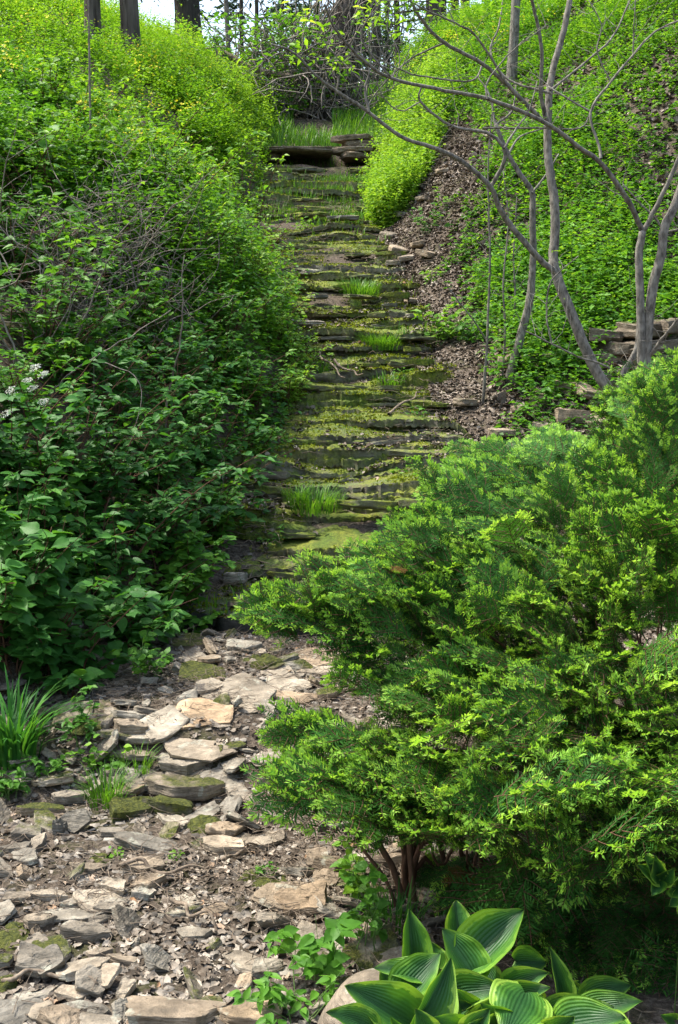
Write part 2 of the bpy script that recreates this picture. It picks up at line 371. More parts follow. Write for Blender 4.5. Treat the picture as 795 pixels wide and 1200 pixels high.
def hosta_mat():
    m, nt, out = NT('variegated_hosta_leaf')
    u = attr(nt, 'par'); r = attr(nt, 'rnd')   # par: signed position across the blade
    au = mth(nt, 'ABSOLUTE', u)
    nz = noise_n(nt, 38, 4, .6); nb = noise_n(nt, 14, 3, .6)
    e = mth(nt, 'ADD', au, mth(nt, 'MULTIPLY', mth(nt, 'SUBTRACT', nz, .5), .62))
    e2 = mth(nt, 'ADD', au, mth(nt, 'MULTIPLY', mth(nt, 'SUBTRACT', nb, .5), .8))
    c = ramp(nt, e2, [(.15, (.022, .085, .022)), (.45, (.036, .13, .022)), (.62, (.07, .20, .022))])
    rg = N(nt, 'ShaderNodeMapRange'); rg.inputs[1].default_value = .76; rg.inputs[2].default_value = .82; nt.links.new(e, rg.inputs[0])
    marg = ramp(nt, r, [(0, (.13, .30, .025)), (1, (.27, .45, .06))])
    c = mix(nt, rg.outputs[0], c, marg)
    c = mix(nt, ramp(nt, noise_n(nt, 120, 3, .6), [(.70, (0, 0, 0)), (.74, (.7, .7, .7))]), c, (.12, .09, .04))
    c = mix(nt, .5, c, ramp(nt, noise_n(nt, 9, 4, .6), [(.3, (.6, .6, .6)), (.7, (1.2, 1.2, 1.2))]), 'MULTIPLY')
    vein = mth(nt, 'SINE', mth(nt, 'MULTIPLY', u, 48.0))
    c = mix(nt, mth(nt, 'MULTIPLY', mth(nt, 'ADD', vein, 1.0), .04), c, (.03, .08, .02))
    p = N(nt, 'ShaderNodeBsdfPrincipled'); p.inputs['Roughness'].default_value = .45; p.inputs['Specular IOR Level'].default_value = .35
    nt.links.new(c, p.inputs['Base Color'])
    hh = mth(nt, 'ADD', mth(nt, 'MULTIPLY', vein, .5), mth(nt, 'MULTIPLY', noise_n(nt, 55, 2, .5), 1.6))
    nt.links.new(bump(nt, hh, .0009), p.inputs['Normal'])
    t = N(nt, 'ShaderNodeBsdfTranslucent'); nt.links.new(mix(nt, 1.0, c, (1.3, 1.2, .5), 'MULTIPLY'), t.inputs['Color'])
    ms = N(nt, 'ShaderNodeMixShader'); ms.inputs[0].default_value = .35
    nt.links.new(p.outputs[0], ms.inputs[1]); nt.links.new(t.outputs[0], ms.inputs[2]); nt.links.new(ms.outputs[0], out.inputs[0])
    return m
M['hosta'] = hosta_mat()
#@@PARTS
# ================================================================== SETTING
def axis(segs):
    out = [np.arange(a, b, s) for a, b, s in segs]; return np.concatenate(out+[np.array([segs[-1][1]])])
def make_ground():
    xs = axis([(-300, -40, 20), (-40, -10, 2), (-10, -3, .3), (-3, 3.2, .05), (3.2, 10, .3), (10, 40, 2), (40, 300, 20)])
    ys = axis([(-40, -2, 3), (-2, 1.6, .3), (1.6, 9, .05), (9, 24, .12), (24, 40, .8), (40, 400, 20)])
    X, Y = np.meshgrid(xs, ys); Z = hgt(X, Y)
    inch = sstep(0, .15, X-xl(Y)+.1)*sstep(0, .15, xr(Y)+.1-X)*(Y > 5.8)*(Y < 16.3)
    Z = Z-.05*inch
    mb = MB(); nx, ny = len(xs), len(ys)
    i, j = np.meshgrid(np.arange(nx-1), np.arange(ny-1)); q = (j*nx+i).ravel()
    mb.add(np.stack([X, Y, Z], -1).reshape(-1, 3), [np.stack([q, q+1, q+1+nx, q+nx], -1)])
    tag(mb.build('ground', M['soil'], smooth=True), kind='structure')
make_ground()

# ------------------------------------------------------------------ stones
def rock_mesh(w, d, t, seed, rough=1.0):
    r = np.random.default_rng(seed); A = 34
    th = np.linspace(0, 2*math.pi, A, endpoint=False)
    k = r.integers(4, 7); ph = np.sort(np.linspace(0, 2*math.pi, k, endpoint=False)+r.uniform(-.42, .42, k)); ds = r.uniform(.72, 1.0, k)
    rad = np.full(A, 9.0)
    for p, dd in zip(ph, ds):
        c = np.cos(th-p); rad = np.where(c > .15, np.minimum(rad, dd/np.maximum(c, .15)), rad)
    rad = np.minimum(rad, 1.25)
    rings = [(.0, -.0), (.75, 0), (.95, .12), (1.0, .42), (.985, .46), (1.0+r.uniform(-.05, .03), .72), (.995, .93), (.97, 1.0), (.72, 1.0), (.45, 1.0), (.2, 1.0)]
    mb = MB(); V = [[0, 0, 0]]; 
    sl = r.uniform(-.22, .22, 2)
    for ri, (s, z) in enumerate(rings[1:]):
        x, y = np.cos(th)*rad*s*.5, np.sin(th)*rad*s*.5
        jit = 1+.07*rough*noise3(np.cos(th)*3+seed % 97, np.sin(th)*3, z*6, 3)*(ri < 7)
        zz = z+(sl[0]*x+sl[1]*y)*2*(z > .6)+(.10*rough*fbm(x*3+seed % 31, y*3, seed % 7, 4, 3))*(z > .3)
        zz += (ri > 5)*.05*rough*noise3(x*9, y*9, seed % 13, 9)+(ri > 3)*.16*rough*np.round(noise3(x*2.3+seed % 17, y*2.3, seed % 11, 12)*1.8)/1.8*(s < .97)
        V += np.stack([x*w*jit, y*d*jit, zz*t], -1).tolist()
    V.append([0, 0, (1.0+.06*r.uniform(-1, 1))*t]); V = np.array(V)
    nr = len(rings)-1; q = []; tt = []
    for k in range(A):
        k2 = (k+1) % A; tt.append([0, 1+k2, 1+k])
        for j in range(nr-1): q.append([1+j*A+k, 1+j*A+k2, 1+(j+1)*A+k2, 1+(j+1)*A+k])
        tt.append([1+(nr-1)*A+k, 1+(nr-1)*A+k2, 1+nr*A])
    mb.add(V, [np.array(q), np.array(tt)]); return mb
def rock_props(o, moss, tint, warm):
    o['moss'] = float(moss); o['tint'] = float(tint); o['warm'] = float(warm)
ROCKS = []
def rock(P, w, d, t, rz, tx, ty, seed, moss, tint, warm, label, name='flat_stone', cat='stone', group=None, mat='rock', rough=1.0):
    o = rock_mesh(w, d, t, seed, rough).build(name, M[mat], smooth=True, sharp=38)
    o.location = [float(c) for c in P]; o.rotation_euler = (tx, ty, rz); rock_props(o, moss, tint, warm)
    tag(o, label, cat, group); ROCKS.append((P[0], P[1], max(w, d)*.5)); return o
R_ = math.radians
# x, y (photo pixels of the stone's middle), width, height in pixels, thickness share, turn, tilt-x, tilt-y, moss, tint, warm, label
HERO = [
 (22,1182,78,44,.10,10,-6,8,.05,.38,.0,'blue grey tilted slab in the bottom corner below the moss mound'),
 (112,1197,74,26,.35,-4,0,2,.0,.75,.1,'pale cracked slab at the picture bottom beside the large tan block'),
 (200,1180,118,52,.30,-8,0,-4,.15,.55,.35,'large tan block with a flat top at the very bottom of the stream bed'),
 (82,1164,42,26,.35,-25,8,6,.05,.8,.2,'small pale triangular stone just above the cracked bottom slab'),
 (106,1154,36,38,.16,30,-28,10,.15,.55,.1,'grey slab leaning like a tile beside a pale triangular stone'),
 (128,1150,28,38,.12,-30,-25,-18,.05,.85,.2,'pale wedge shaped slab leaning against the tile-like grey slab'),
 (38,1132,44,36,.40,-20,-18,16,.15,.45,.1,'thick grey stone tipped on edge beside the moss mound'),
 (61,1130,30,42,.30,-35,-30,22,.05,.42,.05,'narrow grey stone tipped on edge, second from the moss mound'),
 (103,1093,56,30,.55,-4,0,4,.15,.48,.15,'rounded olive grey stone alone amid litter in the lower stream bed'),
 (47,1079,36,24,.50,0,0,0,.25,.6,.25,'blocky tan stone with a dark underside beside a mossy strip'),
 (60,1048,46,17,.45,-8,0,0,.0,.72,.15,'pale smooth oblong slab in the left part of the lower stream bed'),
 (115,1117,34,16,.45,4,0,0,.0,.75,.2,'small pale lens shaped stone below the rounded olive grey stone'),
 (145,1124,40,14,.4,-14,6,0,.0,.7,.25,'thin pale stone lying crooked beside the small lens shaped stone'),
 (20,1052,30,18,.5,10,0,0,.2,.6,.2,'small squarish stone left of the smooth oblong slab'),
 (85,1060,26,12,.4,0,0,0,.1,.5,.1,'thin flake of grey stone right of the smooth oblong slab'),
 (333,1042,70,44,.18,28,-6,10,.0,.75,.35,'broad tan slab sloping towards the camera with dead leaves on it'),
 (358,1056,66,40,.42,12,-4,-4,.08,.62,.55,'thick ochre slab with a dark front face near the leafy seedling'),
 (384,1012,44,40,.45,35,-10,20,.15,.5,.5,'blocky brown stone leaning behind the thick ochre slab'),
 (263,990,60,30,.40,-6,0,4,.05,.8,.25,'pale block with leaf litter on top below the bright moss cushion'),
 (300,990,40,19,.55,4,0,0,.2,.62,.2,'grey green block beside the litter topped pale block'),
 (214,920,88,36,.40,-4,0,2,.42,.6,.25,'wide flat slab with a mossy edge capping the small rock shelf'),
 (223,897,42,36,.14,-20,-10,8,.2,.75,.1,'pale grey slab leaning up behind the mossy edged shelf slab'),
 (176,987,78,25,.32,-12,0,10,.0,.40,.0,'long blue grey slab tilted down to the right below the rock shelf'),
 (144,911,46,22,.45,-16,-8,10,.05,.42,.1,'grey slab with a rough end just above the grass tuft'),
 (82,933,44,20,.45,0,0,0,.1,.55,.15,'layered brown grey slab left of the grass tuft'),
 (50,948,50,22,.45,-4,0,0,.5,.6,.35,'ochre slab half covered in moss on the left of the stream bed'),
 (91,962,28,38,.18,-35,-45,25,.2,.6,.0,'pale green slab standing almost upright beneath the layered slab'),
 (72,972,16,20,.8,20,-10,0,.0,.45,.0,'small blue grey wedge next to the upright pale green slab'),
 (34,976,34,24,.5,12,-6,0,.45,.6,.1,'squat stone with moss sides left of the small blue wedge'),
 (18,995,36,16,.5,-4,0,0,.1,.5,.1,'dull grey slab at the left edge above the moss streak'),
 (132,974,32,16,.4,8,0,0,.0,.62,.05,'small grey slab touching the upper end of the long blue grey slab'),
 (102,1016,46,18,.35,-6,0,4,.15,.62,.25,'low olive slab in front of the long blue grey slab'),
 (172,1012,50,22,.4,14,-6,4,.05,.72,.3,'beige slab sunk in litter under the long blue grey slab'),
 (262,912,48,24,.2,-38,-8,18,.05,.7,.0,'thin pale slab propped diagonally right of the rock shelf'),
 (281,928,34,20,.3,-30,-8,12,.05,.75,.1,'thin flake leaning on the diagonal slab right of the rock shelf'),
 (322,914,40,18,.5,6,0,0,.35,.6,.2,'mossy sided pale stone between the shelf and the yew branches'),
 (318,790,64,46,.10,14,-4,4,.05,.85,.1,'largest pale slab just below the cascade foot'),
 (284,806,66,46,.12,-20,-4,6,.1,.62,.15,'broad grey slab overlapping the largest pale slab'),
 (240,832,60,30,.16,-6,-4,0,.05,.85,.6,'flat slab with an orange stain near the middle of the upper stream bed'),
 (366,765,72,32,.18,4,0,-2,.0,.70,.45,'tan flagstone nearest the foot of the cascade'),
 (384,784,58,14,.3,8,0,0,.0,.85,.15,'thin pale slab in front of the tan flagstone'),
 (331,804,58,16,.25,14,-4,-6,.0,.9,.05,'thin white edged slab lying on the broad grey slab'),
 (344,816,44,22,.35,-10,0,0,.0,.6,.5,'pinkish brown slab below the thin white edged slab'),
 (236,788,46,24,.35,24,-6,0,.75,.5,.2,'slab thickly covered in moss left of the broad grey slab'),
 (226,869,80,26,.18,-26,-6,8,.0,.72,.2,'long narrow slab lying diagonally below the orange stained slab'),
 (220,889,44,30,.4,12,-4,0,.05,.75,.05,'pale squarish block above the mossy edged shelf slab'),
 (195,841,38,28,.22,-40,-8,14,.0,.85,.05,'pale slab leaning diagonally left of the orange stained slab'),
 (281,754,34,20,.35,-14,0,6,.0,.62,.0,'grey slab under the tip of the lowest yew branch'),
 (222,752,40,20,.4,0,0,0,.45,.6,.3,'ochre and moss slab at the foot of the leafy bank'),
 (155,850,30,22,.6,14,0,0,.1,.5,.3,'squat brown stone beside the trailing leafy plant'),
 (168,866,32,16,.5,0,0,0,.05,.72,.05,'small pale grey stone left of the long narrow slab'),
 (150,882,40,16,.4,-10,0,4,.3,.55,.2,'thin mossy slab above the grass tuft'),
 (252,1066,34,16,.3,28,0,0,.1,.7,.4,'tapering olive stone alone in the twig litter'),
 (228,1095,40,14,.35,-8,0,0,.0,.55,.1,'dark edged slab lying in the twig litter'),
 (315,1134,40,26,.5,16,-10,0,.0,.82,.0,'pale grey pointed stone behind the seedling leaves'),
 (296,1188,88,34,.45,10,0,4,.1,.72,.5,'tan boulder at the picture bottom beside the seedling'),
 (358,378,44,14,.4,-4,0,0,.0,1.0,.05,'bright white slab at the left edge of the mossy cascade'),
 (277,676,26,18,.5,-10,0,0,.0,.85,.0,'pale stone at the left end of the lowest dark ledge'),
 (301,607,10,16,.4,20,-30,0,.0,.95,.0,'small white chip standing on the cascade'),
 (466,294,24,22,.3,30,-20,10,.0,.85,.3,'pale slab leaning on the mulch slope beside the upper cascade'),
 (480,300,20,14,.3,-20,-10,-10,.0,.8,.2,'smaller pale slab overlapping the leaning one by the upper cascade'),
 (462,308,22,10,.4,0,0,0,.0,.9,.1,'flat white stone lowest in the small heap by the upper cascade'),
 (490,286,20,12,.4,10,0,0,.0,.7,.4,'brownish slab topmost in the small heap by the upper cascade'),
 (449,246,26,10,.5,0,0,0,.1,.5,.2,'grey slab at the foot of the golden groundcover'),
 (470,252,22,8,.5,5,0,0,.0,.55,.1,'thin grey slab right of the one under the golden groundcover'),
 (483,352,18,9,.5,5,0,0,.0,.85,.3,'small pale stone on the right edge of the cascade'),
 (670,486,34,26,.45,10,0,0,.1,.6,.4,'squared tan block on the slope left of the forked tree'),
 (642,462,34,20,.4,-14,-10,0,.1,.55,.4,'brown stone tucked under green leaves on the right slope'),
 (690,462,36,26,.35,30,-14,10,.3,.6,.4,'mossy brown slab leaning at the foot of the forked tree'),
 (490,840,48,30,.5,0,0,0,.0,.85,.2,'pale rock seen through the gap in the yew'),
 (500,1022,52,44,.7,20,0,0,.0,.62,.45,'tan rock behind the two thin yew stems'),
 (455,1010,40,28,.6,-14,0,0,.0,.58,.4,'brownish rock left of the thin yew stems'),
 (470,880,40,24,.5,10,0,0,.0,.8,.2,'pale block under the middle of the yew'),
 (420,760,40,16,.4,0,0,0,.0,.8,.3,'buff slab half hidden by the tip of the upper yew branch'),
 (150,948,52,34,.55,14,-8,6,.75,.35,.1,'dark mossy stone under the shelf beside the grass tuft'),
 (200,946,64,26,.6,-6,0,0,.7,.3,.1,'shaded mossy stone under the mossy edged shelf slab'),
 (640,500,30,20,.4,20,-10,0,.0,.6,.3,'flat brown stone on the mulch above the yew'), (610,478,26,16,.4,-10,0,6,.0,.5,.4,'small dark stone below the old root of the crooked tree'),
 (700,492,30,18,.4,-20,-12,0,.0,.7,.3,'pale stone on the mulch right of the squared tan block'), (585,505,30,16,.4,10,0,0,.0,.75,.3,'buff stone just above the yew on the right bank'), (545,470,24,14,.4,0,0,0,.2,.5,.3,'small stone beside the leftmost thin sapling'),
 (660,452,30,18,.5,15,-12,6,.25,.55,.4,'upper mossy block of the rubble left of the forked tree'), (445,262,22,10,.5,-10,0,0,.0,.7,.3,'tan slab just below the golden groundcover'), (456,275,20,9,.5,20,-10,0,.1,.6,.2,'grey flake above the heap of pale slabs'),
 (500,300,20,12,.4,40,-14,0,.0,.6,.4,'brown flake at the right of the pale slab heap'), (520,200,18,9,.5,0,0,0,.0,.6,.4,'small stone high on the mulch slope'), (498,232,16,8,.5,30,0,0,.0,.7,.3,'small tan stone beside the golden mound on the mulch slope'),
 (540,1010,40,36,.6,0,0,0,.0,.55,.5,'brown rock in the shade right of the thin yew stems'),
]
rocknp = np.random.default_rng(5)
for i, (x, y, w, h, tk, rz, tx, ty, mo, ti, wa, lab) in enumerate(HERO):
    G = ground_at(x, y+h*.25, 1.5)
    s = G[1]/F/math.cos(math.atan((x-397)/F)); ang = math.atan((CAM[2]-G[2])/G[1])
    W = w*s*1.08; T = max(tk*h*s*1.3, .018)
    D = np.clip((h*s-.7*T)/max(math.sin(abs(ang)+.12), .12), .45*W, 1.25*W)
    z = G[2]-.28*T+(.03 if abs(tx) > 12 else .0)
    if y < 900 and x < 420 and y > 745: W *= 1.22; D *= 1.2; ti = min(ti+.12, 1); tx = tx*1.5-2; T *= .85
    rock((G[0], G[1], z), W, D, T, R_(rz), R_(-tx), R_(ty), 100+i*7, mo, ti, wa, lab)
# moss cushions on stones
def moss_mound(x, y, w, h, lab, seed):
    G = ground_at(x, y+h*.35, 1.5); s = G[1]/F; n = 40
    mb = MB(); th = np.linspace(0, 2*math.pi, n, endpoint=False); V = []
    rs = np.linspace(1, 0, 12)
    for r in rs:
        X, Y = np.cos(th)*r*w*s*.55, np.sin(th)*r*w*s*.5
        Z = h*s*.45*np.power(1-r**2.4, .6)*(1+.6*noise3(X*22+seed, Y*22, 0, 3))+.008*noise3(X*60, Y*60, seed, 4)
        k = 1+.38*noise3(np.cos(th)*1.5+seed, np.sin(th)*1.5, 0, 8)
        V.append(np.stack([X*k, Y*k, Z], -1))
    V = np.concatenate(V); q = np.array([[j*n+k, j*n+(k+1) % n, (j+1)*n+(k+1) % n, (j+1)*n+k] for j in range(11) for k in range(n)])
    mb.add(V, [q]); o = mb.build('moss_covered_stone', M['rock'], smooth=True); o.location = (G[0], G[1], G[2]-.01); rock_props(o, 1.2, .4, 0)
    tag(o, lab, 'mossy stone'); ROCKS.append((G[0], G[1], w*s*.5))
moss_mound(240, 958, 42, 34, 'bright olive moss cushion covering a stone below the rock shelf', 1)
moss_mound(295, 1020, 30, 26, 'round moss cushion beside a small seedling in the stream bed', 2)
moss_mound(326, 1029, 50, 20, 'low elongated moss covered stone right of the round cushion', 3)
moss_mound(4, 1142, 34, 46, 'tall moss mound cut by the left edge of the picture', 4)
moss_mound(120, 1005, 40, 12, 'flat moss pad between slabs in the lower stream bed', 7)
moss_mound(25, 1088, 70, 16, 'wide moss streak at the left of the stream bed', 8)
moss_mound(305, 768, 50, 22, 'moss pad behind the largest pale slab at the cascade foot', 9)
moss_mound(105, 845, 40, 26, 'mossy lump in shade beside the strap leaved clump', 10)
moss_mound(175, 1105, 24, 10, 'tiny moss patch beside the rounded olive grey stone', 11)
# garden boulder behind the hosta
def boulder():
    G = at(436, 1185, 2.52); gz = hgt(G[0], G[1]); n = 48; m = 22; mb = MB(); V = []
    for j in range(m+1):
        ph = math.pi*.5*j/m
        th = np.linspace(0, 2*math.pi, n, endpoint=False)
        cx, cy = np.cos(th)*math.cos(ph)**.8, np.sin(th)*math.cos(ph)**.8
        k = 1+.10*noise3(cx*1.3, cy*1.3, ph, 21)+.02*fbm(cx*6, cy*6, ph*4, 22)
        V.append(np.stack([cx*.155*k, cy*.13*k, np.full(n, math.sin(ph)*.185)*(1+.06*noise3(cx*2, cy*2, 3, 23))], -1))
    V = np.concatenate(V); q = np.array([[j*n+k, j*n+(k+1) % n, (j+1)*n+(k+1) % n, (j+1)*n+k] for j in range(m) for k in range(n)])
    mb.add(V, [q]); o = mb.build('boulder', M['rock'], smooth=True); o.location = (float(G[0])+.015, float(G[1]), float(gz)-.02); o.rotation_euler = (0, 0, .5); rock_props(o, -.3, .55, .25)
    tag(o, 'smooth rounded grey boulder half hidden behind the variegated hosta', 'boulder')
boulder()
# the mass of smaller flat stones: individuals, copied from a dozen shapes
protos = []
for k in range(16):
    protos.append(rock_mesh(1, 1, 1, 900+k*13, 1.5))
pm = []
def small_stones():
    pr = np.random.default_rng(77); cnt = 0; placed = [(a, b, c) for a, b, c in ROCKS]
    first = {}
    tries = 0
    while cnt < 299 and tries < 16000:
        tries += 1
        x = pr.uniform(-20, 520); y = 745+480*pr.random()**1.35
        G = ground_at(x, y, 1.5, 8.0)
        if G[0] < xl(G[1])-.12 or G[0] > xr(G[1])+.05 or G[1] > 5.9: continue
        if 170 < x < 330 and 1010 < y < 1150 and pr.random() < .75: continue   # the litter-filled hollow
        w = pr.choice([.06, .08, .11, .14, .19], p=[.12, .24, .28, .22, .14])*pr.uniform(.8, 1.25)
        if any((G[0]-a)**2+(G[1]-b)**2 < (.42*(w*.5+c))**2 for a, b, c in placed): continue
        placed.append((G[0], G[1], w*.5)); k = int(pr.integers(0, 16))
        if k not in first:
            o = protos[k].build('stone_fragment', M['rock'], smooth=True, sharp=38); first[k] = o
        else: o = first[k].copy(); COL.objects.link(o)
        big = w > .1
        o.location = (float(G[0]), float(G[1]), float(G[2])+(-.008 if pr.random() < .7 else .006)); 
        o.scale = (w, w*pr.uniform(.38, .9), pr.uniform(.012, .026)*(1.2 if big else 1)); 
        tl = pr.uniform(-.25, .25, 2) if pr.random() < .6 else pr.uniform(-.8, .8, 2)
        o.rotation_euler = (tl[0], tl[1], pr.uniform(0, 6.28))
        rock_props(o, pr.choice([-.3, .0, .4]), pr.uniform(.45, 1.0), pr.choice([0, .15, .4], p=[.4, .4, .2]))
        tag(o, 'small flat stone fragment lying loose among the litter of the dry stream bed', 'stone', 'loose flat stone fragments in the stream bed'); cnt += 1
small_stones()

# gravel chips, leaf litter and twigs (nobody could count these)
def chip_field():
    mb = MB(); n = 19000; r = np.random.default_rng(3)
    Y = 1.9+(r.random(n)**1.1)*4.3; X = xl(Y)-.1+r.random(n)*(xr(Y)-xl(Y)+.4)
    px, py, _ = project(np.stack([X, Y, hgt(X, Y)], -1)); k = (px < 520); X, Y = X[k], Y[k]; n = len(X)
    Z = hgt(X, Y)
    base = rock_mesh(1, 1, 1, 5, 2).v[0]
    ct = np.array([[-.5, -.4, 0], [.5, -.45, 0], [.45, .5, 0], [-.4, .4, 0], [-.42, -.35, .8], [.4, -.3, 1], [.38, .42, .9], [-.3, .33, 1.05]])
    T = (ct, [np.array([[0, 1, 5, 4], [1, 2, 6, 5], [2, 3, 7, 6], [3, 0, 4, 7], [4, 5, 6, 7]])], np.zeros(8))
    a = r.uniform(0, 6.28, n); d = np.stack([np.cos(a), np.sin(a), r.normal(0, .15, n)], -1); nn = np.stack([r.normal(0, .2, n), r.normal(0, .2, n), np.ones(n)], -1)
    g = r.random(n)**2.2; S = np.stack([(.006+.035*g)*r.uniform(.4, 1, n), (.008+.06*g)*r.uniform(.5, 1, n), (.002+.005*g)], -1)
    inst(mb, T, np.stack([X, Y, Z-.002], -1), frames(d, nn), S, r.random(n))
    tag(mb.build('gravel', M['chips']), 'fine stone chips strewn over the dry stream bed', 'gravel', kind='stuff')
chip_field()
def litter_templates(r):
    out = []
    for k in range(6):
        g = np.linspace(-.5, .5, 4); X, Y = np.meshgrid(g, g)
        w = 1-.9*np.abs(Y)**1.5; X2 = X*w*r.uniform(.5, 1.0); c = r.uniform(.3, 1.6)
        Z = c*X2**2*1.6+r.uniform(-.5, .5)*Y**2+.10*r.normal(0, 1, X.shape)+.12
        V = np.stack([X2, Y, Z], -1).reshape(-1, 3)
        q = np.array([[j*4+i, j*4+i+1, (j+1)*4+i+1, (j+1)*4+i] for j in range(3) for i in range(3)])
        out.append((V, [q], np.zeros(16)))
    return out
def litter_on(mb, X, Y, r, smin, smax, mi=0, lift=.0, Z=None):
    n = len(X); Z = hgt(X, Y)+lift if Z is None else Z
    a = r.uniform(0, 6.28, n); d = np.stack([np.cos(a), np.sin(a), r.normal(0, .25, n)], -1); nn = np.stack([r.normal(0, .35, n), r.normal(0, .35, n), np.ones(n)], -1)
    Rm = frames(d, nn); P = np.stack([X, Y, Z], -1); S = r.uniform(smin, smax, n); rr = r.random(n); g = r.integers(0, 6, n)
    T = litter_templates(r)
    for k in range(6):
        m = g == k; inst(mb, T[k], P[m], Rm[m], S[m], rr[m], mi)
def twig_template(r):
    mb = MB(); p = np.array([[0, 0, 0], [.3, .02, .01], [.65, -.02, .02], [1, .03, .0]])+r.normal(0, .035, (4, 3)); tube(mb, p, [.012, .011, .008, .004], 4)
    return (mb.v[0], [np.concatenate(mb.f[4]), np.concatenate(mb.f[3])], np.zeros(len(mb.v[0])))
def twigs_on(mb, X, Y, r, lmin, lmax, lift=.008, thick=1.0):
    n = len(X); Z = hgt(X, Y)+lift+r.uniform(0, .02, n); a = r.uniform(0, 6.28, n); nn = np.tile([0., 0, 1], (n, 1))+r.normal(0, .1, (n, 3))
    d = np.stack([np.cos(a), np.sin(a), r.normal(0, .18, n)], -1); L = r.uniform(lmin, lmax, n)*r.uniform(.5, 1, n); P = np.stack([X, Y, Z], -1)
    g = r.integers(0, 5, n); rr = r.random(n); Rm = frames(d, nn); Rm = np.stack([Rm[..., 1], -Rm[..., 0], Rm[..., 2]], -1)
    th = np.clip(.16/np.maximum(L, .04), .6, 2.5)*thick
    S = np.stack([L, L*th, L*th], -1)
    for k in range(5):
        m = g == k; inst(mb, twig_template(r), P[m], Rm[m], S[m], rr[m])
def litter():
    LT = np.concatenate(LTOP)
    r = np.random.default_rng(21); mb = MB()
    n = 60000; Y = 1.9+(r.random(n)**1.1)*4.4; X = xl(Y)-.35+r.random(n)*(xr(Y)-xl(Y)+1.0)
    cover = fbm(X*2.2, Y*2.2, 0, 31, 3); px, py, _ = project(np.stack([X, Y, hgt(X, Y)], -1))
    hollow = np.exp(-((px-260)/110)**2-((py-1070)/70)**2)
    k = r.random(n) < np.clip(.42+cover*1.2+hollow*.9, .06, 1); X, Y = X[k], Y[k]
    k = px < 560; k = (hgt(X, Y)*0 == 0) & (project(np.stack([X, Y, hgt(X, Y)], -1))[0] < 540); X, Y = X[k], Y[k]; litter_on(mb, X, Y, r, .006, .034)
    # leaves caught on the cascade and on the right bank
    n = 26000; Q = LT[r.integers(0, len(LT), n)]; X, Y = Q[:, 0]+r.normal(0, .01, n), Q[:, 1]
    c = fbm(X*1.8, Y*1.8, 0, 41, 3); ed = np.minimum(X-xl(Y), xr(Y)-X); k = r.random(n) < np.clip(c*1.1+.05+.5*(ed < .2), 0, 1); litter_on(mb, X[k], Y[k], r, .014, .042, Z=Q[k, 2]+.004)
    tag(mb.build('leaf_litter', M['litter']), 'dry brown leaf litter over the stream bed and ledges', 'leaf litter', kind='stuff')
    mb = MB(); n = 60000; Y = 5.0+(r.random(n)**1.1)*11.5; e = r.random(n)**1.2*2.6; X = xr(Y)-.1+e
    k = (e < .5+1.1*sstep(9, 13, Y)*sstep(16.5, 14, Y)+1.6*sstep(9.3, 7.5, Y)+.3*noise3(X*2, Y*2, 0, 6)) & (r.random(n) < .8)
    litter_on(mb, X[k], Y[k], r, .014, .045); 
    n = 40000; Y = 8+(r.random(n)**1.2)*16; X = xr(Y)+.3+r.random(n)*8; px, py, _ = project(np.stack([X, Y, hgt(X, Y)], -1)); k = (px < 850) & (py > -60); litter_on(mb, X[k], Y[k], r, .03, .08)
    tag(mb.build('mulch', M['mulch']), 'brown mulch and leaf litter on the right bank beside the ledges', 'mulch', kind='stuff')
    mb = MB(); n = 22000; Y = 1.9+(r.random(n)**1.3)*4.4; X = xl(Y)-.1+r.random(n)*(xr(Y)-xl(Y)+.3)
    c = fbm(X*1.5, Y*1.5, 0, 51, 3); k = r.random(n) < np.clip(.35+c*1.4, .05, 1); twigs_on(mb, X[k], Y[k], r, .03, .17, thick=.8)
    n = 8000; Y = 5.9+r.random(n)*10; X = xl(Y)-.3+r.random(n)*(xr(Y)-xl(Y)+2.0); c = fbm(X*1.5, Y*1.5, 0, 53, 3); k = r.random(n) < np.clip(.25+c*1.3, .03, 1)
    twigs_on(mb, X[k], Y[k], r, .08, .32, .07)
    tag(mb.build('twig_litter', M['twig']), 'fallen grey brown twigs scattered over stones and ledges', 'twigs', kind='stuff')
def sticks():
    L = [(0,1150,120,1165,'long thin grey stick lying beside the moss mound'), (200,1062,258,1100,'pale bent stick across the twig litter'), (150,1020,245,1028,'thick brown stick lying across the lower stream bed'),
         (262,1018,300,1000,'straight pale stick resting on the litter topped block'), (372,425,405,455,'dark curved branch lying across the mossy ledges'), (392,437,425,452,'pale stick on the mossy ledges right of the curved branch'),
         (455,500,490,470,'dead stick leaning by the right end of a mid cascade ledge'), (640,560,700,520,'grey branch lying on the mulch under the forked tree'), (585,440,660,430,'old log end lying behind the crooked small tree'),
         (560,420,640,395,'long dead branch on the right slope among green leaves')]
    r = np.random.default_rng(8)
    for x0, y0, x1, y1, lab in L:
        A, B = ground_at(x0, y0, 1.5), ground_at(x1, y1, 1.5)
        if abs(A[1]-B[1]) > 1.5: B[1] = A[1]+.5; B[2] = hgt(B[0], B[1])
        t = np.linspace(0, 1, 7)[:, None]; P = A+(B-A)*t; P[:, 2] = hgt(P[:, 0], P[:, 1])+.02+(.06 if A[1] > 5.9 else .005); P += r.normal(0, .012, P.shape)
        rad = .007 if A[1] < 6 else .012
        if 'log' in lab: rad = .06
        mb = MB(); P2, R2 = smooth_poly(P, np.linspace(rad, rad*.45, 7), 4); tube(mb, P2, R2, 6, wob=.15)
        tag(mb.build('fallen_stick', M['twig'], smooth=True), lab, 'stick')
sticks()

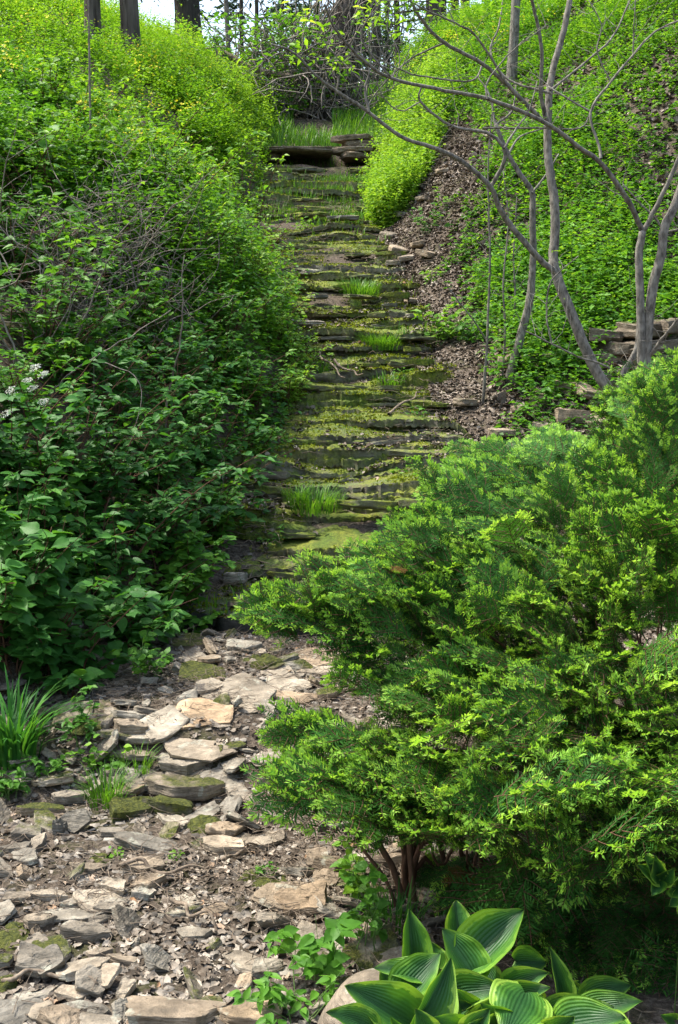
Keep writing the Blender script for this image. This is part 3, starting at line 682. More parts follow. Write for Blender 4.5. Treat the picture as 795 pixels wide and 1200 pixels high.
# ------------------------------------------------------------------ the cascade of ledges
LY = []; LTOP = []
def ledges():
    r = np.random.default_rng(14)
    ys = [5.78]
    tr = [.50, .16, .22, .20, .13, .26, .14, .22, .30, .16, .2, .28, .15]
    k = 0
    while ys[-1] < 16.1:
        ys.append(ys[-1]+(tr[k] if k < len(tr) else r.uniform(.12, .33))*(1+.03*max(ys[-1]-9, 0))); k += 1
    ordn = ['lowest', 'second', 'third', 'fourth', 'fifth', 'sixth', 'seventh', 'eighth', 'ninth', 'tenth', 'eleventh', 'twelfth', 'thirteenth', 'fourteenth', 'fifteenth', 'sixteenth', 'seventeenth', 'eighteenth', 'nineteenth', 'twentieth', 'twenty-first', 'twenty-second', 'twenty-third', 'twenty-fourth', 'twenty-fifth', 'twenty-sixth', 'twenty-seventh', 'twenty-eighth', 'twenty-ninth', 'thirtieth']
    n_l = len(ys)-1
    for k in range(n_l):
        y0, y1 = ys[k], ys[k+1]; LY.append(y0)
        zt = zc(y1)-.015; zb = zc(y0)-.10
        a, b = xl(y0)-r.uniform(.15, .35), xr(y0)+r.uniform(.05, .3)
        nu = 110; u = np.linspace(a, b, nu)
        q = lambda s, f, m: np.round(noise3(u*f+s*3.1, y0*5, s, 60+int(s))*m)/m
        front = y0+.16*noise3(u*1.1, y0*3, 0, 61)+.08*q(1, 2.3, 3)+.02*noise3(u*12, y0, 0, 62)
        ends = np.minimum(sstep(0, .18, u-a), sstep(0, .18, b-u))
        top = zt+.06*noise3(u*1.3, y0*2, 0, 64)+.02*q(2, 2.5, 2)
        fl = (zc(y1)-zc(y0))*np.clip(.45+.75*noise3(u*1.7, y0*4, 0, 95), .0, .92)*(0.0 if k == 0 else .5 if k < 3 else 1); rows = []
        for s in (1.0, .8, .6, .42, .26, .13, .05, .0):
            yy = front+(y1+.22-front)*s
            zz = top+.02*s-fl*(1-s)**1.5+.018*fbm(u*5, yy*5, 0, 65, 3)+(.008*noise3(u*22, yy*22, 0, 66))-.012*(s < .01)
            rows.append(np.stack([u, yy, zz-(1-ends)*.12], -1))
        nl = 3 if zt-zb > .16 else 2
        H = top-fl-zb; prev = 0
        off = np.zeros(nu)
        for j in range(nl):
            z0 = 1-j/nl; z1 = 1-(j+1)/nl
            off = (r.uniform(-.02, .05)*(j > 0)+.06*noise3(u*2.1, j*7.7, y0*7, 90+j)+.045*q(3+j, 3.0+1.7*j, 2)+.015*noise3(u*14, j*5.5+y0*9, 0, 67+j))*(1 if j else .3)
            for zf in (z0-.03*(j > 0), .5*(z0+z1), z1+.03*(j < nl-1)):
                yy = front+off+.006*r.normal(0, 1, nu)-.004
                zz = zb+H*zf+.006*r.normal(0, 1, nu)-(1-ends)*.12
                rows.append(np.stack([u, yy, zz], -1))
        LTOP.append(np.concatenate(rows[1:8])); V = np.concatenate(rows); nr = len(rows)
        i, j = np.meshgrid(np.arange(nu-1), np.arange(nr-1)); qd = (j*nu+i).ravel()
        mb = MB(); mb.add(V, [np.stack([qd, qd+nu, qd+nu+1, qd+1], -1)])
        o = mb.build('rock_ledge', M['ledge'], smooth=True, sharp=50)
        o['wet'] = [1.0, .6, .3][k] if k < 3 else 0.0
        o['moss'] = float([-.55, -.12, .05][k] if k < 3 else r.uniform(-.05, .4))
        up = n_l-1-k
        if k < n_l//2: lab = f"{ordn[k]} mossy stone ledge counted up from the foot of the cascade"
        else: lab = f"{'topmost' if up == 0 else ordn[up]+' from the top,'} mossy stone ledge of the cascade"
        if k == 0: lab = 'lowest ledge of the cascade, dark wet stone with little moss'
        tag(o, lab, 'rock ledge', 'stone ledges of the cascade')
    # loose flat pieces on the ledges
    kinds = [protos[i].build('ledge_fragment', M['ledge'], smooth=True, sharp=40) for i in range(5)]
    for i in range(84):
        o = kinds[i] if i < 5 else kinds[i % 5].copy()
        if i >= 5: COL.objects.link(o)
        kk = r.integers(1, n_l); Y = ys[kk]+r.uniform(.02, .2); X = r.uniform(xl(Y)+.05, xr(Y)-.05)
        w = r.uniform(.12, .4); o.location = (X, Y, float(zc(ys[kk+1]))-.02); o.scale = (w, w*r.uniform(.4, .7), r.uniform(.025, .06)); o.rotation_euler = (r.uniform(-.06, .06), r.uniform(-.06, .06), r.uniform(-.5, .5))
        o['moss'] = float(r.uniform(-.3, .5)); tag(o, 'thin mossy slab fragment resting on the stepped ledges of the cascade', 'stone', 'slab fragments on the cascade ledges')
    # head of the cascade: a bridging slab over a dark gap and a stack of slabs
    G = at(352, 180, 16.6)
    rock((G[0]-.14, 16.78, G[2]-.0), 1.55, 1.0, .07, R_(-2), 0, R_(1.5), 4001, .0, .62, .35, 'long flat slab bridging the dark gap at the head of the cascade', 'capping_slab', rough=.6)
    G = at(312, 183, 16.5)
    rock((G[0]-.02, 16.9, G[2]-.06), .42, .6, .12, R_(6), 0, 0, 4002, .2, .5, .3, 'short slab supporting the left end of the capping slab', 'flat_stone')
    for i, (x, y, w) in enumerate([(420, 188, 40), (412, 180, 46), (424, 173, 44), (416, 166, 40)]):
        G = at(x, y, 16.7)
        rock((G[0], 16.75, G[2]), w*16.7/F*1.1, .5, .075, R_(5-i*4), 0, R_((-1)**i*2), 4010+i, .1, .62, .4, ['bottom', 'second lowest', 'second highest', 'top'][i]+' slab of the small stack at the head of the cascade', 'flat_stone')
ledges()
litter()

# terrace wall on the right bank
WALL = []
def terrace():
    r = np.random.default_rng(4)
    B = [(762,376,54,18,'long grey slab on top of the low stone terrace wall'), (790,372,30,16,'end slab on top of the terrace wall at the right edge'), (770,396,66,18,'thick tan slab in the middle course of the terrace wall'),
         (792,412,40,14,'tan slab at the right edge low in the terrace wall'), (766,416,50,18,'rounded buff block in the bottom course of the terrace wall'), (728,398,44,16,'grey slab at the left end of the terrace wall'), (712,384,40,12,'weathered flat slab left of the terrace wall'), (716,412,34,14,'dark slab below the left end of the terrace wall')]
    for i, (x, y, w, h, lab) in enumerate(B):
        Yw = ground_at(x, 428, 4, 14)[1]; P = at(x, y+h*.5, Yw); s = Yw/F; P[2] -= .07; WALL.append((P[0], Yw))
        rock((P[0], Yw+.22, P[2]), w*s*1.1, .5, h*s, R_(r.uniform(-8, 8)), 0, R_(r.uniform(-4, 4)), 5000+i, .35, .35, .35, lab)
terrace()
# ================================================================== PLANTS
UPV = np.array([0, 0, 1.])
def dirs(r, n, elo, ehi):
    a = r.uniform(0, 2*math.pi, n); e = r.uniform(elo, ehi, n)
    return np.stack([np.cos(a)*np.cos(e), np.sin(a)*np.cos(e), np.sin(e)], -1)
def herbs(mb, P, H, ls, k, r, T=SMALL, mi=0, lean=.25, base=None, e=(-.35, .45), t0=.15):
    """upright leafy stems: P (n,3) feet, H heights, k leaves on each"""
    n = len(P)
    if n == 0: return
    ln = r.normal(0, lean, (n, 2)); t = r.uniform(t0, 1.0, (n, k))
    tip = np.stack([ln[:, 0], ln[:, 1], np.ones(n)], -1)*np.asarray(H)[:, None]
    Q = P[:, None, :]+tip[:, None, :]*np.stack([t**1.4, t**1.4, t], -1)
    Q = Q.reshape(-1, 3)+r.normal(0, .006, (n*k, 3)); d = dirs(r, n*k, *e)
    nn = UPV+r.normal(0, .35, (n*k, 3))
    rr = .5*r.random(n*k)+.5*np.repeat(r.random(n) if base is None else base, k)
    S = ls*r.uniform(.6, 1.25, n*k)*np.repeat(r.uniform(.75, 1.2, n), k)*(1.15-.35*t.reshape(-1))
    inst(mb, T, Q, frames(d, nn), S, rr, mi)
def stems_straight(mb, P, H, r, rad=.003, lean=.25, mi=1):
    T = twig_template(r); n = len(P); d = np.stack([r.normal(0, lean, n), r.normal(0, lean, n), np.ones(n)], -1)
    Rm = frames(nrm(d), np.tile([0., 1, 0], (n, 1))); Rm = np.stack([Rm[..., 1], -Rm[..., 0], Rm[..., 2]], -1)
    S = np.stack([H, np.full(n, rad/.012), np.full(n, rad/.012)], -1); inst(mb, T, P, Rm, S, r.random(n), mi)

# ---- ground cover on both hillsides (stuff) : several sheets of small herbs
def scatter_area(r, n, ymin, ymax, side, dmax, pw=1.0):
    Y = ymin+(r.random(n)**pw)*(ymax-ymin); d = r.random(n)*dmax
    X = xl(Y)-d if side < 0 else xr(Y)+d
    P = np.stack([X, Y, hgt(X, Y)], -1); px, py, _ = project(P)
    k = (px > -90) & (px < 885) & (py > -120)
    return P[k], d[k], px[k], py[k]
def hillsides():
    r = np.random.default_rng(101)
    # left: lime and gold herbs of the upper slope
    P, d, px, py = scatter_area(r, 60000, 8.0, 25, -1, 7.5)
    Yv = P[:, 1]; c = fbm(P[:, 0]*.8, Yv*.8, 0, 71, 3)
    dens = np.clip(11/Yv, .35, 1)*np.clip(.75+c*.9, .2, 1); k = r.random(len(P)) < np.clip(dens*.8, .3, 1); P, d, c = P[k], d[k], c[k]
    Yv = P[:, 1]; far = sstep(10, 13.5, Yv+r.normal(0, .7, len(P)))
    lime = r.random(len(P)) < far
    hh = (.14+.42*np.clip(c+.35, 0, 1))*r.uniform(.5, 1.5, len(P))
    mb = MB(); herbs(mb, P[lime], hh[lime], .045, 13, r, base=np.clip(.5+c[lime], 0, 1))
    tag(mb.build('hillside_undergrowth', M['leaf_lime']), 'lime green herbs covering the sunny upper left hillside', 'undergrowth', kind='stuff')
    mb = MB(); herbs(mb, P[~lime], hh[~lime], .05, 11, r, LEAF, base=np.clip(.45+c[~lime], 0, 1))
    # dense low cover on the near left bank
    P, d, px, py = scatter_area(r, 16000, 4.7, 12.5, -1, 3.6); c = fbm(P[:, 0]*1.5, P[:, 1]*1.5, 0, 73, 3); k = r.random(len(P)) < np.clip(.40+c, 0, 1)*(d > .12); P, c = P[k], c[k]
    herbs(mb, P, r.uniform(.10, .34, len(P)), .05, 9, r, LEAF, base=np.clip(.4+c, 0, 1))
    tag(mb.build('bank_undergrowth', M['leaf_mid']), 'dense green undergrowth rooted on the steep left bank', 'undergrowth', kind='stuff')
    # right hillside
    P, d, px, py = scatter_area(r, 120000, 7.0, 25, 1, 9.5)
    Yv = P[:, 1]; c = fbm(P[:, 0]*.9, Yv*.9, 3, 75, 3)
    bare = .22+.75*sstep(11, 13.2, Yv)*sstep(16.5, 14.3, Yv)+.15*c
    dens = np.clip(11/Yv, .35, 1)*np.clip(.85+c*1.6+.5*sstep(13, 17, Yv), .45, 1.3)*sstep(bare, bare+.4, d); k = r.random(len(P)) < dens*.62; P, d, c, px, py = P[k], d[k], c[k], px[k], py[k]
    k = ~((P[:, 0] > 1.9) & (P[:, 1] > min(w[1] for w in WALL)-.12) & (P[:, 1] < max(w[1] for w in WALL)+.1)); P, d, c = P[k], d[k], c[k]
    Yv = P[:, 1]; big = r.random(len(P)) < sstep(14, 9, Yv)*.8
    hh = (.08+.30*np.clip(c+.3, 0, 1)+.08*sstep(12, 17, Yv))*r.uniform(.5, 1.5, len(P))
    mb = MB(); half = r.random(len(P)) < .45; herbs(mb, P[~big & half], hh[~big & half], .05, 11, r, base=np.clip(.4+c[~big & half], 0, 1), mi=1); big2 = big; big = big | half; herbs(mb, P[~big], hh[~big], .045, 11, r, base=np.clip(.5+c[~big], 0, 1)); big = big2; herbs(mb, P[big], hh[big]*1.1, .06, 8, r, LEAF, base=np.clip(.5+c[big], 0, 1), mi=1)
    tall = r.random(len(P)) < .10*(c > -.05); herbs(mb, P[tall], .25+.3*r.random(tall.sum()), .05, 14, r, LEAFN, base=np.clip(.4+c[tall], 0, 1), mi=1)
    tag(mb.build('right_hillside_undergrowth', [M['leaf_lime'], M['leaf_mid']]), 'bright green herbs covering the right hillside', 'undergrowth', kind='stuff').name = 'slope_groundcover'
    # crest between the slopes: grass
    mb = MB(); n = 26000; Y = r.uniform(16.9, 26, n); X = r.uniform(-1.6, 1.2, n)+0*Y; P = np.stack([X, Y, hgt(X, Y)], -1)
    k = (r.random(n) < .8) & ~((X > -.75) & (X < -.1) & (Y > 18)); blades(mb, P[k], r, .10, .30, .012)
    tag(mb.build('crest_grass', M['grass']), 'tall bright grass above the head of the cascade', 'grass', kind='stuff')
    # grass & sprouts on cascade
    LT = np.concatenate(LTOP); mb = MB(); n = 30000; Q = LT[r.integers(0, len(LT), n)]+r.normal(0, .012, (n, 3))*[1, 1, 0]; X, Y = Q[:, 0], Q[:, 1]
    c = fbm(X*1.9, Y*1.5, 0, 78, 3)+.55*sstep(11.5, 15.5, Y)-.22; k = r.random(n) < np.clip(c*2.0, 0, 1); blades(mb, Q[k], r, .03, .14, .007)
    n = 150000; Q = LT[r.integers(0, len(LT), n)]+r.normal(0, .012, (n, 3))*[1, 1, 0]; c = fbm(Q[:, 0]*2.2, Q[:, 1]*2.2, Q[:, 2]*2, 79, 4)+.12*sstep(6.5, 8, Q[:, 1]); k = r.random(n) < np.clip(.28+c*1.8, 0, 1)
    mm = MB(); P = Q[k]; m = len(P); inst(mm, SMALL, P, frames(dirs(r, m, .2, 1.3), r.normal(0, 1, (m, 3))), r.uniform(.009, .024, m), r.random(m))
    tag(mm.build('ledge_moss', M['moss_tufts']), 'cushiony moss coating the stone ledges of the cascade', 'moss', kind='stuff')
    tag(mb.build('ledge_grass', M['grass']), 'short fine grass growing on the upper ledges of the cascade', 'grass', kind='stuff')
def blades(mb, P, r, hmin, hmax, w, bend=.5, out=None, mi=0, seg=3):
    n = len(P); H = r.uniform(hmin, hmax, n); a = r.uniform(0, 2*math.pi, n)
    o = np.stack([np.cos(a), np.sin(a), np.zeros(n)], -1) if out is None else nrm(out+r.normal(0, .25, out.shape)*[1, 1, 0])
    s = np.cross(o, UPV); b = r.uniform(.2, 1, n)*bend; V = []
    for j in range(seg+1):
        t = j/seg; c = P+o*(H*b*t**1.8)[:, None]+UPV*(H*(t-.45*b*t**2.6))[:, None]; ww = (w*(1-t**2)*.5+.0004)*r.uniform(.8, 1.2, n)
        V += [c-s*ww[:, None], c+s*ww[:, None]]
    V = np.stack(V, 1); k = 2*(seg+1); q = np.array([[2*j, 2*j+1, 2*j+3, 2*j+2] for j in range(seg)])
    mb.add(V.reshape(-1, 3), [(q[None]+(np.arange(n)*k)[:, None, None]).reshape(-1, 4)], np.repeat(r.random(n), k), 0, mi)
hillsides()

# ---- yellow flowers of the upper slopes (far, countless)
def flowers():
    r = np.random.default_rng(31); mb = MB()
    cl = [(235,80,45,16),(215,95,30,14),(165,78,24,10),(250,120,40,10),(190,150,60,14),(245,145,30,8),(40,60,50,40),(90,30,60,30),(20,110,30,20),(150,200,70,18),(215,230,60,16),(160,100,30,10),(560,55,30,10),(520,60,30,10),(600,40,40,12),(485,88,24,10),(125,165,40,20),(60,15,60,16)]
    pent = np.array([[0, 0, 0]]+[[math.cos(k*math.pi/2), math.sin(k*math.pi/2), .12] for k in range(4)])
    T = (np.array([[0, 0, 0], [.6, .2, .1], [.55, .6, .1], [.2, .6, .1], [-.2, .6, .1], [-.6, .5, .1], [-.6, -.1, .1], [-.5, -.6, .1], [.1, -.6, .1], [.5, -.4, .1]]), [np.array([[0, 1, 2], [0, 3, 4], [0, 5, 6], [0, 7, 8], [0, 8, 9]])], np.zeros(10))
    for x, y, sx, sy in cl:
        n = 26
        for _ in range(n):
            xx, yy = r.normal(x, sx*.6), r.normal(y, sy*.6)
            if yy < -10: continue
            G = ground_at(xx, yy+14, 8, 26)
            if G[1] > 24: continue
            mb_n = 3
            P = G+np.array([0, -.15, .36])+r.normal(0, .035, (mb_n, 3)); d = dirs(r, mb_n, -.3, .3); nn = np.array([0, -1, .8])+r.normal(0, .4, (mb_n, 3))
            inst(mb, T, P, frames(d, nn), r.uniform(.013, .024, mb_n), r.random(mb_n))
    tag(mb.build('wildflower_heads', M['petal_y']), 'small yellow flowers dotted over the hillside herbs', 'wildflowers', kind='stuff')
flowers()

# ---- mounds of golden ground cover at the head of the cascade
def golden(name, lab, pts, H, nst, seed, mat='leaf_gold', ls=.046):
    r = np.random.default_rng(seed); root = thing(name, hg(np.mean(pts, 0)[:2]), lab, 'groundcover'); mb = MB()
    per = nst//len(pts)
    for (X, Y, R) in pts:
        a = r.uniform(0, 6.28, per); q = R*np.sqrt(r.random(per)); x, y = X+np.cos(a)*q, Y+np.sin(a)*q*1.2
        P = np.stack([x, y, hgt(x, y)], -1); hh = H*(1-.5*(q/R)**2)*r.uniform(.45, 1.25, per)*(1+.45*noise3(x*3.5, y*3.5, 0, seed)); herbs(mb, P, hh, ls, 12, r, lean=.22, t0=.05)
    mb.build('foliage', M[mat], root)
    mb = MB(); P = P[::6]; stems_straight(mb, P, np.full(len(P), H*.8), r, .0025, .15, 0); mb.build('stems', M['green_stem'], root)
def hg(p): return (float(p[0]), float(p[1]), float(hgt(p[0], p[1])))
golden('golden_groundcover', 'golden green mound of creeping plants spilling over the right edge of the upper cascade', [(.62, 13.6, .30), (.72, 14.2, .42), (.85, 14.9, .5), (.95, 15.7, .5), (1.15, 16.6, .6), (1.3, 17.6, .6)], .62, 4600, 41)
golden('golden_groundcover', 'yellow green mound of creeping plants left of the capping slab', [(-1.55, 16.5, .34), (-1.65, 16.9, .42), (-1.85, 17.6, .5), (-1.5, 18.6, .5)], .55, 2600, 42)
golden('leafy_groundcover', 'feathery lime green mound below the two tree trunks on the upper left slope', [(-1.9, 15.6, .5), (-1.65, 15.2, .42), (-1.6, 14.6, .36), (-2.2, 16.2, .6)], .6, 2600, 43, 'leaf_lime')

# ---- leafy shrubs of the near left bank: each one a thing
def shrub(x, y, R, H, ns, ls, mat, T, lab, seed, name='leafy_shrub', cat='shrub', stem='twig_red', G=None, leafn=12, bare=.2, sr=.0035, flower=None, out=(.35, -.15)):
    r = np.random.default_rng(seed)
    if G is None: G = ground_at(x, y, 2.0, 24)
    if T is LEAFB and ls > .04 and G[1] < 4.5: T = LEAFX
    root = thing(name, G, lab, cat); ms, ml = MB(), MB(); LP, LD, LN, LS, LR = [], [], [], [], []; tips = []
    if name == 'leafy_shrub': ls = ls*1.12
    for s in range(ns):
        a = r.uniform(0, 6.28); q = R*.4*math.sqrt(r.random()); foot = np.array([G[0]+math.cos(a)*q, G[1]+math.sin(a)*q, 0]); foot[2] = hgt(foot[0], foot[1])-.01
        e = R*r.uniform(.3, 1.25); b = r.uniform(0, 6.28); h = H*r.uniform(.4, 1.3)
        tip = np.array([math.cos(b)*e+out[0]*h*.6, math.sin(b)*e+out[1]*h*.6, h])
        t = np.linspace(0, 1, 7)[:, None]; P = foot+tip*np.concatenate([t**1.5, t**1.5, t-.12*t**3], 1)+r.normal(0, .012, (7, 3))*t
        P2, R2 = smooth_poly(P, np.linspace(sr*(1+H), sr*.35, 7), 2); tube(ms, P2, R2, 5, r.random()); tips.append(P[-1])
        br = r.random()
        for k in range(leafn):
            u = r.uniform(bare, 1.0); c = P2[min(int(u*(len(P2)-1)), len(P2)-2)]
            d = dirs(r, 1, -.1, .5)[0]; L = r.uniform(.03, .16)*(1.15-u)*(R/.3)
            tw = c+d*L
            if L > .05: tube(ms, np.array([c, c+d*L*.5+[0, 0, .008], tw]), [.0016, .0013, .001], 4, .4)
            m = r.integers(2, 5)
            for g in range(m):
                dd = nrm(d*.6+dirs(r, 1, -.45, .25)[0]); LP.append(tw+r.normal(0, .006, 3)); LD.append(dd); LN.append(UPV+r.normal(0, .28, 3)+np.array([.12, -.3, 0])); LS.append(ls*r.uniform(.6, 1.25)); LR.append(.45*r.random()+.35*br+.2*u)
    inst(ml, T, np.array(LP), frames(np.array(LD), np.array(LN)), np.array(LS), np.clip(LR, 0, 1))
    ml.build('foliage', M[mat], root, smooth=False); ms.build('stems', M[stem], root)
    if flower:
        for (fx, fy, fz) in flower:
            fb = MB(); Pp = np.array([fx, fy, fz]); n = 110; t = r.random(n); a = r.uniform(0, 6.28, n); rad = .015*(1-.6*t)
            Q = Pp+np.stack([np.cos(a)*rad+t*.035, np.sin(a)*rad, t*.015+rad*np.sin(a)], -1)
            inst(fb, SMALL, Q, frames(dirs(r, n, -1, 1), r.normal(0, 1, (n, 3))), np.full(n, .008), r.random(n)); fb.build('flower_spike', M['petal_w'], root)
    return root
SH = [ # x, y foot in the photo, radius, height, stems, leaf size, material, template, label
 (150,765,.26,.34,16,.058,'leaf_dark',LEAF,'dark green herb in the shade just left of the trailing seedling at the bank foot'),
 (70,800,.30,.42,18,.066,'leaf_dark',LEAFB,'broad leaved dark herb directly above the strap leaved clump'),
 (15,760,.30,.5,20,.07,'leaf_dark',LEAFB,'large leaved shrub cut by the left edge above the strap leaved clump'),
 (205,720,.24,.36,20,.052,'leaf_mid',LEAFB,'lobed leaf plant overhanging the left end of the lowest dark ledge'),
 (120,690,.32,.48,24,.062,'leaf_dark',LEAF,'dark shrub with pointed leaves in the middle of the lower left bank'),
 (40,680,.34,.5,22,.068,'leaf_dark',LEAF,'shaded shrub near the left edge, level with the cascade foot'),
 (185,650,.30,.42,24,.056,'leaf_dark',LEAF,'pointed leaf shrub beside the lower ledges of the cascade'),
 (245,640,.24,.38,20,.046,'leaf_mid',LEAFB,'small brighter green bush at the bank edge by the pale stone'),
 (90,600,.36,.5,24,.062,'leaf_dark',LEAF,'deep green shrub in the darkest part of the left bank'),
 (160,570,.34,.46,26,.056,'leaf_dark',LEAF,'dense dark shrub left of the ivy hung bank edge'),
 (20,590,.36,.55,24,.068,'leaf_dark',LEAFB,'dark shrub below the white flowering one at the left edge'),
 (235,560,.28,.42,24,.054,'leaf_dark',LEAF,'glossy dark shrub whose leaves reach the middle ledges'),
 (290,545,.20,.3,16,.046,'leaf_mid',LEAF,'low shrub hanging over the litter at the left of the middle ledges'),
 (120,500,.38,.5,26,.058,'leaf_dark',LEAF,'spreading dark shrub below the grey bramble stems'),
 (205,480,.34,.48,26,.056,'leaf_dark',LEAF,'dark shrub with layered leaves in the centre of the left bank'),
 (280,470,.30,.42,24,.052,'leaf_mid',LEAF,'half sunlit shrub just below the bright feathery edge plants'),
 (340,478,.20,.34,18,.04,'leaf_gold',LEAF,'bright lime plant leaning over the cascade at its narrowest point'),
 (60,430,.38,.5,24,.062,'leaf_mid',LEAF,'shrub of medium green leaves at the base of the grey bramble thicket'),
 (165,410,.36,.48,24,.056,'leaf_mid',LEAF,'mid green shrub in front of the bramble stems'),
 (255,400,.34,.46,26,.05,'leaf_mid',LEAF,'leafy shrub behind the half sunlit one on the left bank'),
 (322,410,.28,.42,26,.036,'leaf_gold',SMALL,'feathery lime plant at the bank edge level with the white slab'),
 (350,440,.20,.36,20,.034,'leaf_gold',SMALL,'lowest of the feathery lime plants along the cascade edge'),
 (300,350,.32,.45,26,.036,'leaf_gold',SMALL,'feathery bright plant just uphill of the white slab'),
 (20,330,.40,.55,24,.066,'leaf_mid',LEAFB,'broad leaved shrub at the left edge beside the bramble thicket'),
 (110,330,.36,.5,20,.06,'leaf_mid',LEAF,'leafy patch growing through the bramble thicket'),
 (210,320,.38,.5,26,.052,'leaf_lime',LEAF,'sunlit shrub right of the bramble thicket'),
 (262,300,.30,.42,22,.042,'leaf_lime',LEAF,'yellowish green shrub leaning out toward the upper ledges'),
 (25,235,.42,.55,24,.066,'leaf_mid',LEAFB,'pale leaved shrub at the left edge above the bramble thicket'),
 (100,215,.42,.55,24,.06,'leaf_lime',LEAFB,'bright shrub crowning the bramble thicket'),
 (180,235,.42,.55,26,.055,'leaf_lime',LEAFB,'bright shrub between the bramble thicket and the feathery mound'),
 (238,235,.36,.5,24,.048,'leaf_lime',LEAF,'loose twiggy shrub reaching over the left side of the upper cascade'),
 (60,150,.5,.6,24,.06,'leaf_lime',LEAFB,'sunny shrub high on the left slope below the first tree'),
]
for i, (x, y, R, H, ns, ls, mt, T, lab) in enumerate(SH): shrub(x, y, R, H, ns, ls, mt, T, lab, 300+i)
G = ground_at(20, 500, 2, 20)
shrub(20, 500, .36, .42, 18, .055, 'leaf_mid', LEAF, 'shrub with creamy white flower spikes at the left edge of the bank', 380, 'flowering_shrub', G=G,
      flower=[tuple(at(x, y, G[1]-.45)) for x, y in ((38, 432), (47, 440), (28, 448), (10, 458), (35, 456), (48, 472), (4, 486), (12, 466))])
# overhanging twig with leaves above the upper cascade
shrub(300, 300, .42, .55, 9, .05, 'leaf_lime', LEAF, 'slender twiggy sapling arching over the left ledges of the upper cascade', 381, 'twiggy_sapling', leafn=8, out=(1.0, -.1))

for i, (x, y, l) in enumerate([(60, 260, 'tall arching leafy shoot above the bramble thicket'), (140, 300, 'arching shoot rising out of the middle of the bramble thicket'), (200, 270, 'tall leafy shoot right of the bramble thicket'), (250, 330, 'long shoot arching from the sunlit shrub toward the ledges'), (30, 410, 'tall shoot at the left edge above the white flowers'),
        (120, 450, 'leafy shoot standing over the dark shrubs of the left bank'), (220, 520, 'arching shoot near the centre of the left bank'), (290, 260, 'loose shoot hanging over the upper left ledges'), (60, 620, 'tall dark shoot at the lower left bank'), (150, 640, 'dark arching shoot over the lower left bank'), (230, 600, 'arching shoot reaching for the lower ledges'), (90, 160, 'tall sunny shoot on the upper left slope'), (180, 190, 'second sunny shoot on the upper left slope below the nearer trunk')]):
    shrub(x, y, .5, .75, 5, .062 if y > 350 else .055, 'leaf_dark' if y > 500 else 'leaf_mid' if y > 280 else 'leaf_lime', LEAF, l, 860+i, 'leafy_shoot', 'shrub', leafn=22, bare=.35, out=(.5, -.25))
def brambles():
    r = np.random.default_rng(55); G = ground_at(120, 400, 2, 20); root = thing('bramble_thicket', G, 'thicket of bare grey brown bramble stems arching on the upper left bank', 'brambles'); mb = MB(); ml = MB()
    for s in range(150):
        x0, y0 = r.normal(115, 62), r.uniform(300, 440); A = ground_at(x0, y0, 4, 16); h = r.uniform(.4, 1.15); dx, dy = r.normal(0, .3), r.normal(-.1, .25)
        t = np.linspace(0, 1, 8)[:, None]; arch = r.uniform(0, .5)
        P = A+np.concatenate([dx*t**1.3+.1*np.sin(t*5+s), dy*t, h*(t-arch*t**2.5)], 1)+r.normal(0, .02, (8, 3)); P2, R2 = smooth_poly(P, np.linspace(r.uniform(.003, .008), .0014, 8), 3)
        tube(mb, P2, R2, 5, wob=.1)
        for _ in range(4):
            c = P2[r.integers(4, len(P2)-1)]; d = dirs(r, 1, -.6, .9)[0]*r.uniform(.1, .35); tube(mb, np.array([c, c+d*.5+r.normal(0, .02, 3), c+d]), [.0022, .0018, .001], 4)
    mb.build('stems', M['bramble'], root, smooth=True)
    n = 500; px = r.normal(115, 60, n); py = r.uniform(190, 420, n); P = np.array([at(a, b, 7.2+r.uniform(0, 1.6)) for a, b in zip(px, py)])
    inst(ml, LEAFB, P, frames(dirs(r, n, -.3, .3), UPV+r.normal(0, .3, (n, 3))), r.uniform(.03, .06, n), r.random(n)); ml.build('foliage', M['leaf_mid'], root)
brambles()
def whips():
    W = [((107,250),(105,60),(104,-10),9.2,.010,'tall thin dead stem standing against the upper left slope'), ((60,470),(105,360),(128,300),6.6,.007,'grey forked dead stem leaning right in the left bank'),
         ((55,460),(110,420),(200,365),6.4,.006,'long arching grey stem crossing the dark shrubs'), ((110,420),(165,450),(148,540),6.2,.003,'thin looping stem hanging in the centre of the left bank'),
         ((195,470),(212,400),(215,300),6.8,.006,'dark straight stem rising in the middle of the left bank'), ((10,530),(60,500),(165,512),5.8,.003,'thin bare stem running sideways below the white flowers'),
         ((170,160),(215,215),(240,250),10,.006,'thin grey cane leaning on the upper left slope'), ((255,590),(262,560),(258,520),6.6,.003,'dead stalk by the ivy at the left ledges')]
    r = np.random.default_rng(9)
    for a, b, c, Y, rad, lab in W:
        P, R2 = smooth_poly(np.array([at(*a, Y+.15), at(*b, Y), at(*c, Y-.1)]), [rad, rad*.8, rad*.4], 8)
        g = P[0].copy(); k = hgt(g[0], g[1])
        if g[2] > k: P = np.vstack([[g[0]-.03, g[1]+.05, k-.02], P]); R2 = np.r_[rad, R2]
        mb = MB(); tube(mb, P+r.normal(0, .004, P.shape), R2, 6)
        tag(mb.build('dead_stem', M['bramble'], smooth=True), lab, 'stem')
whips()

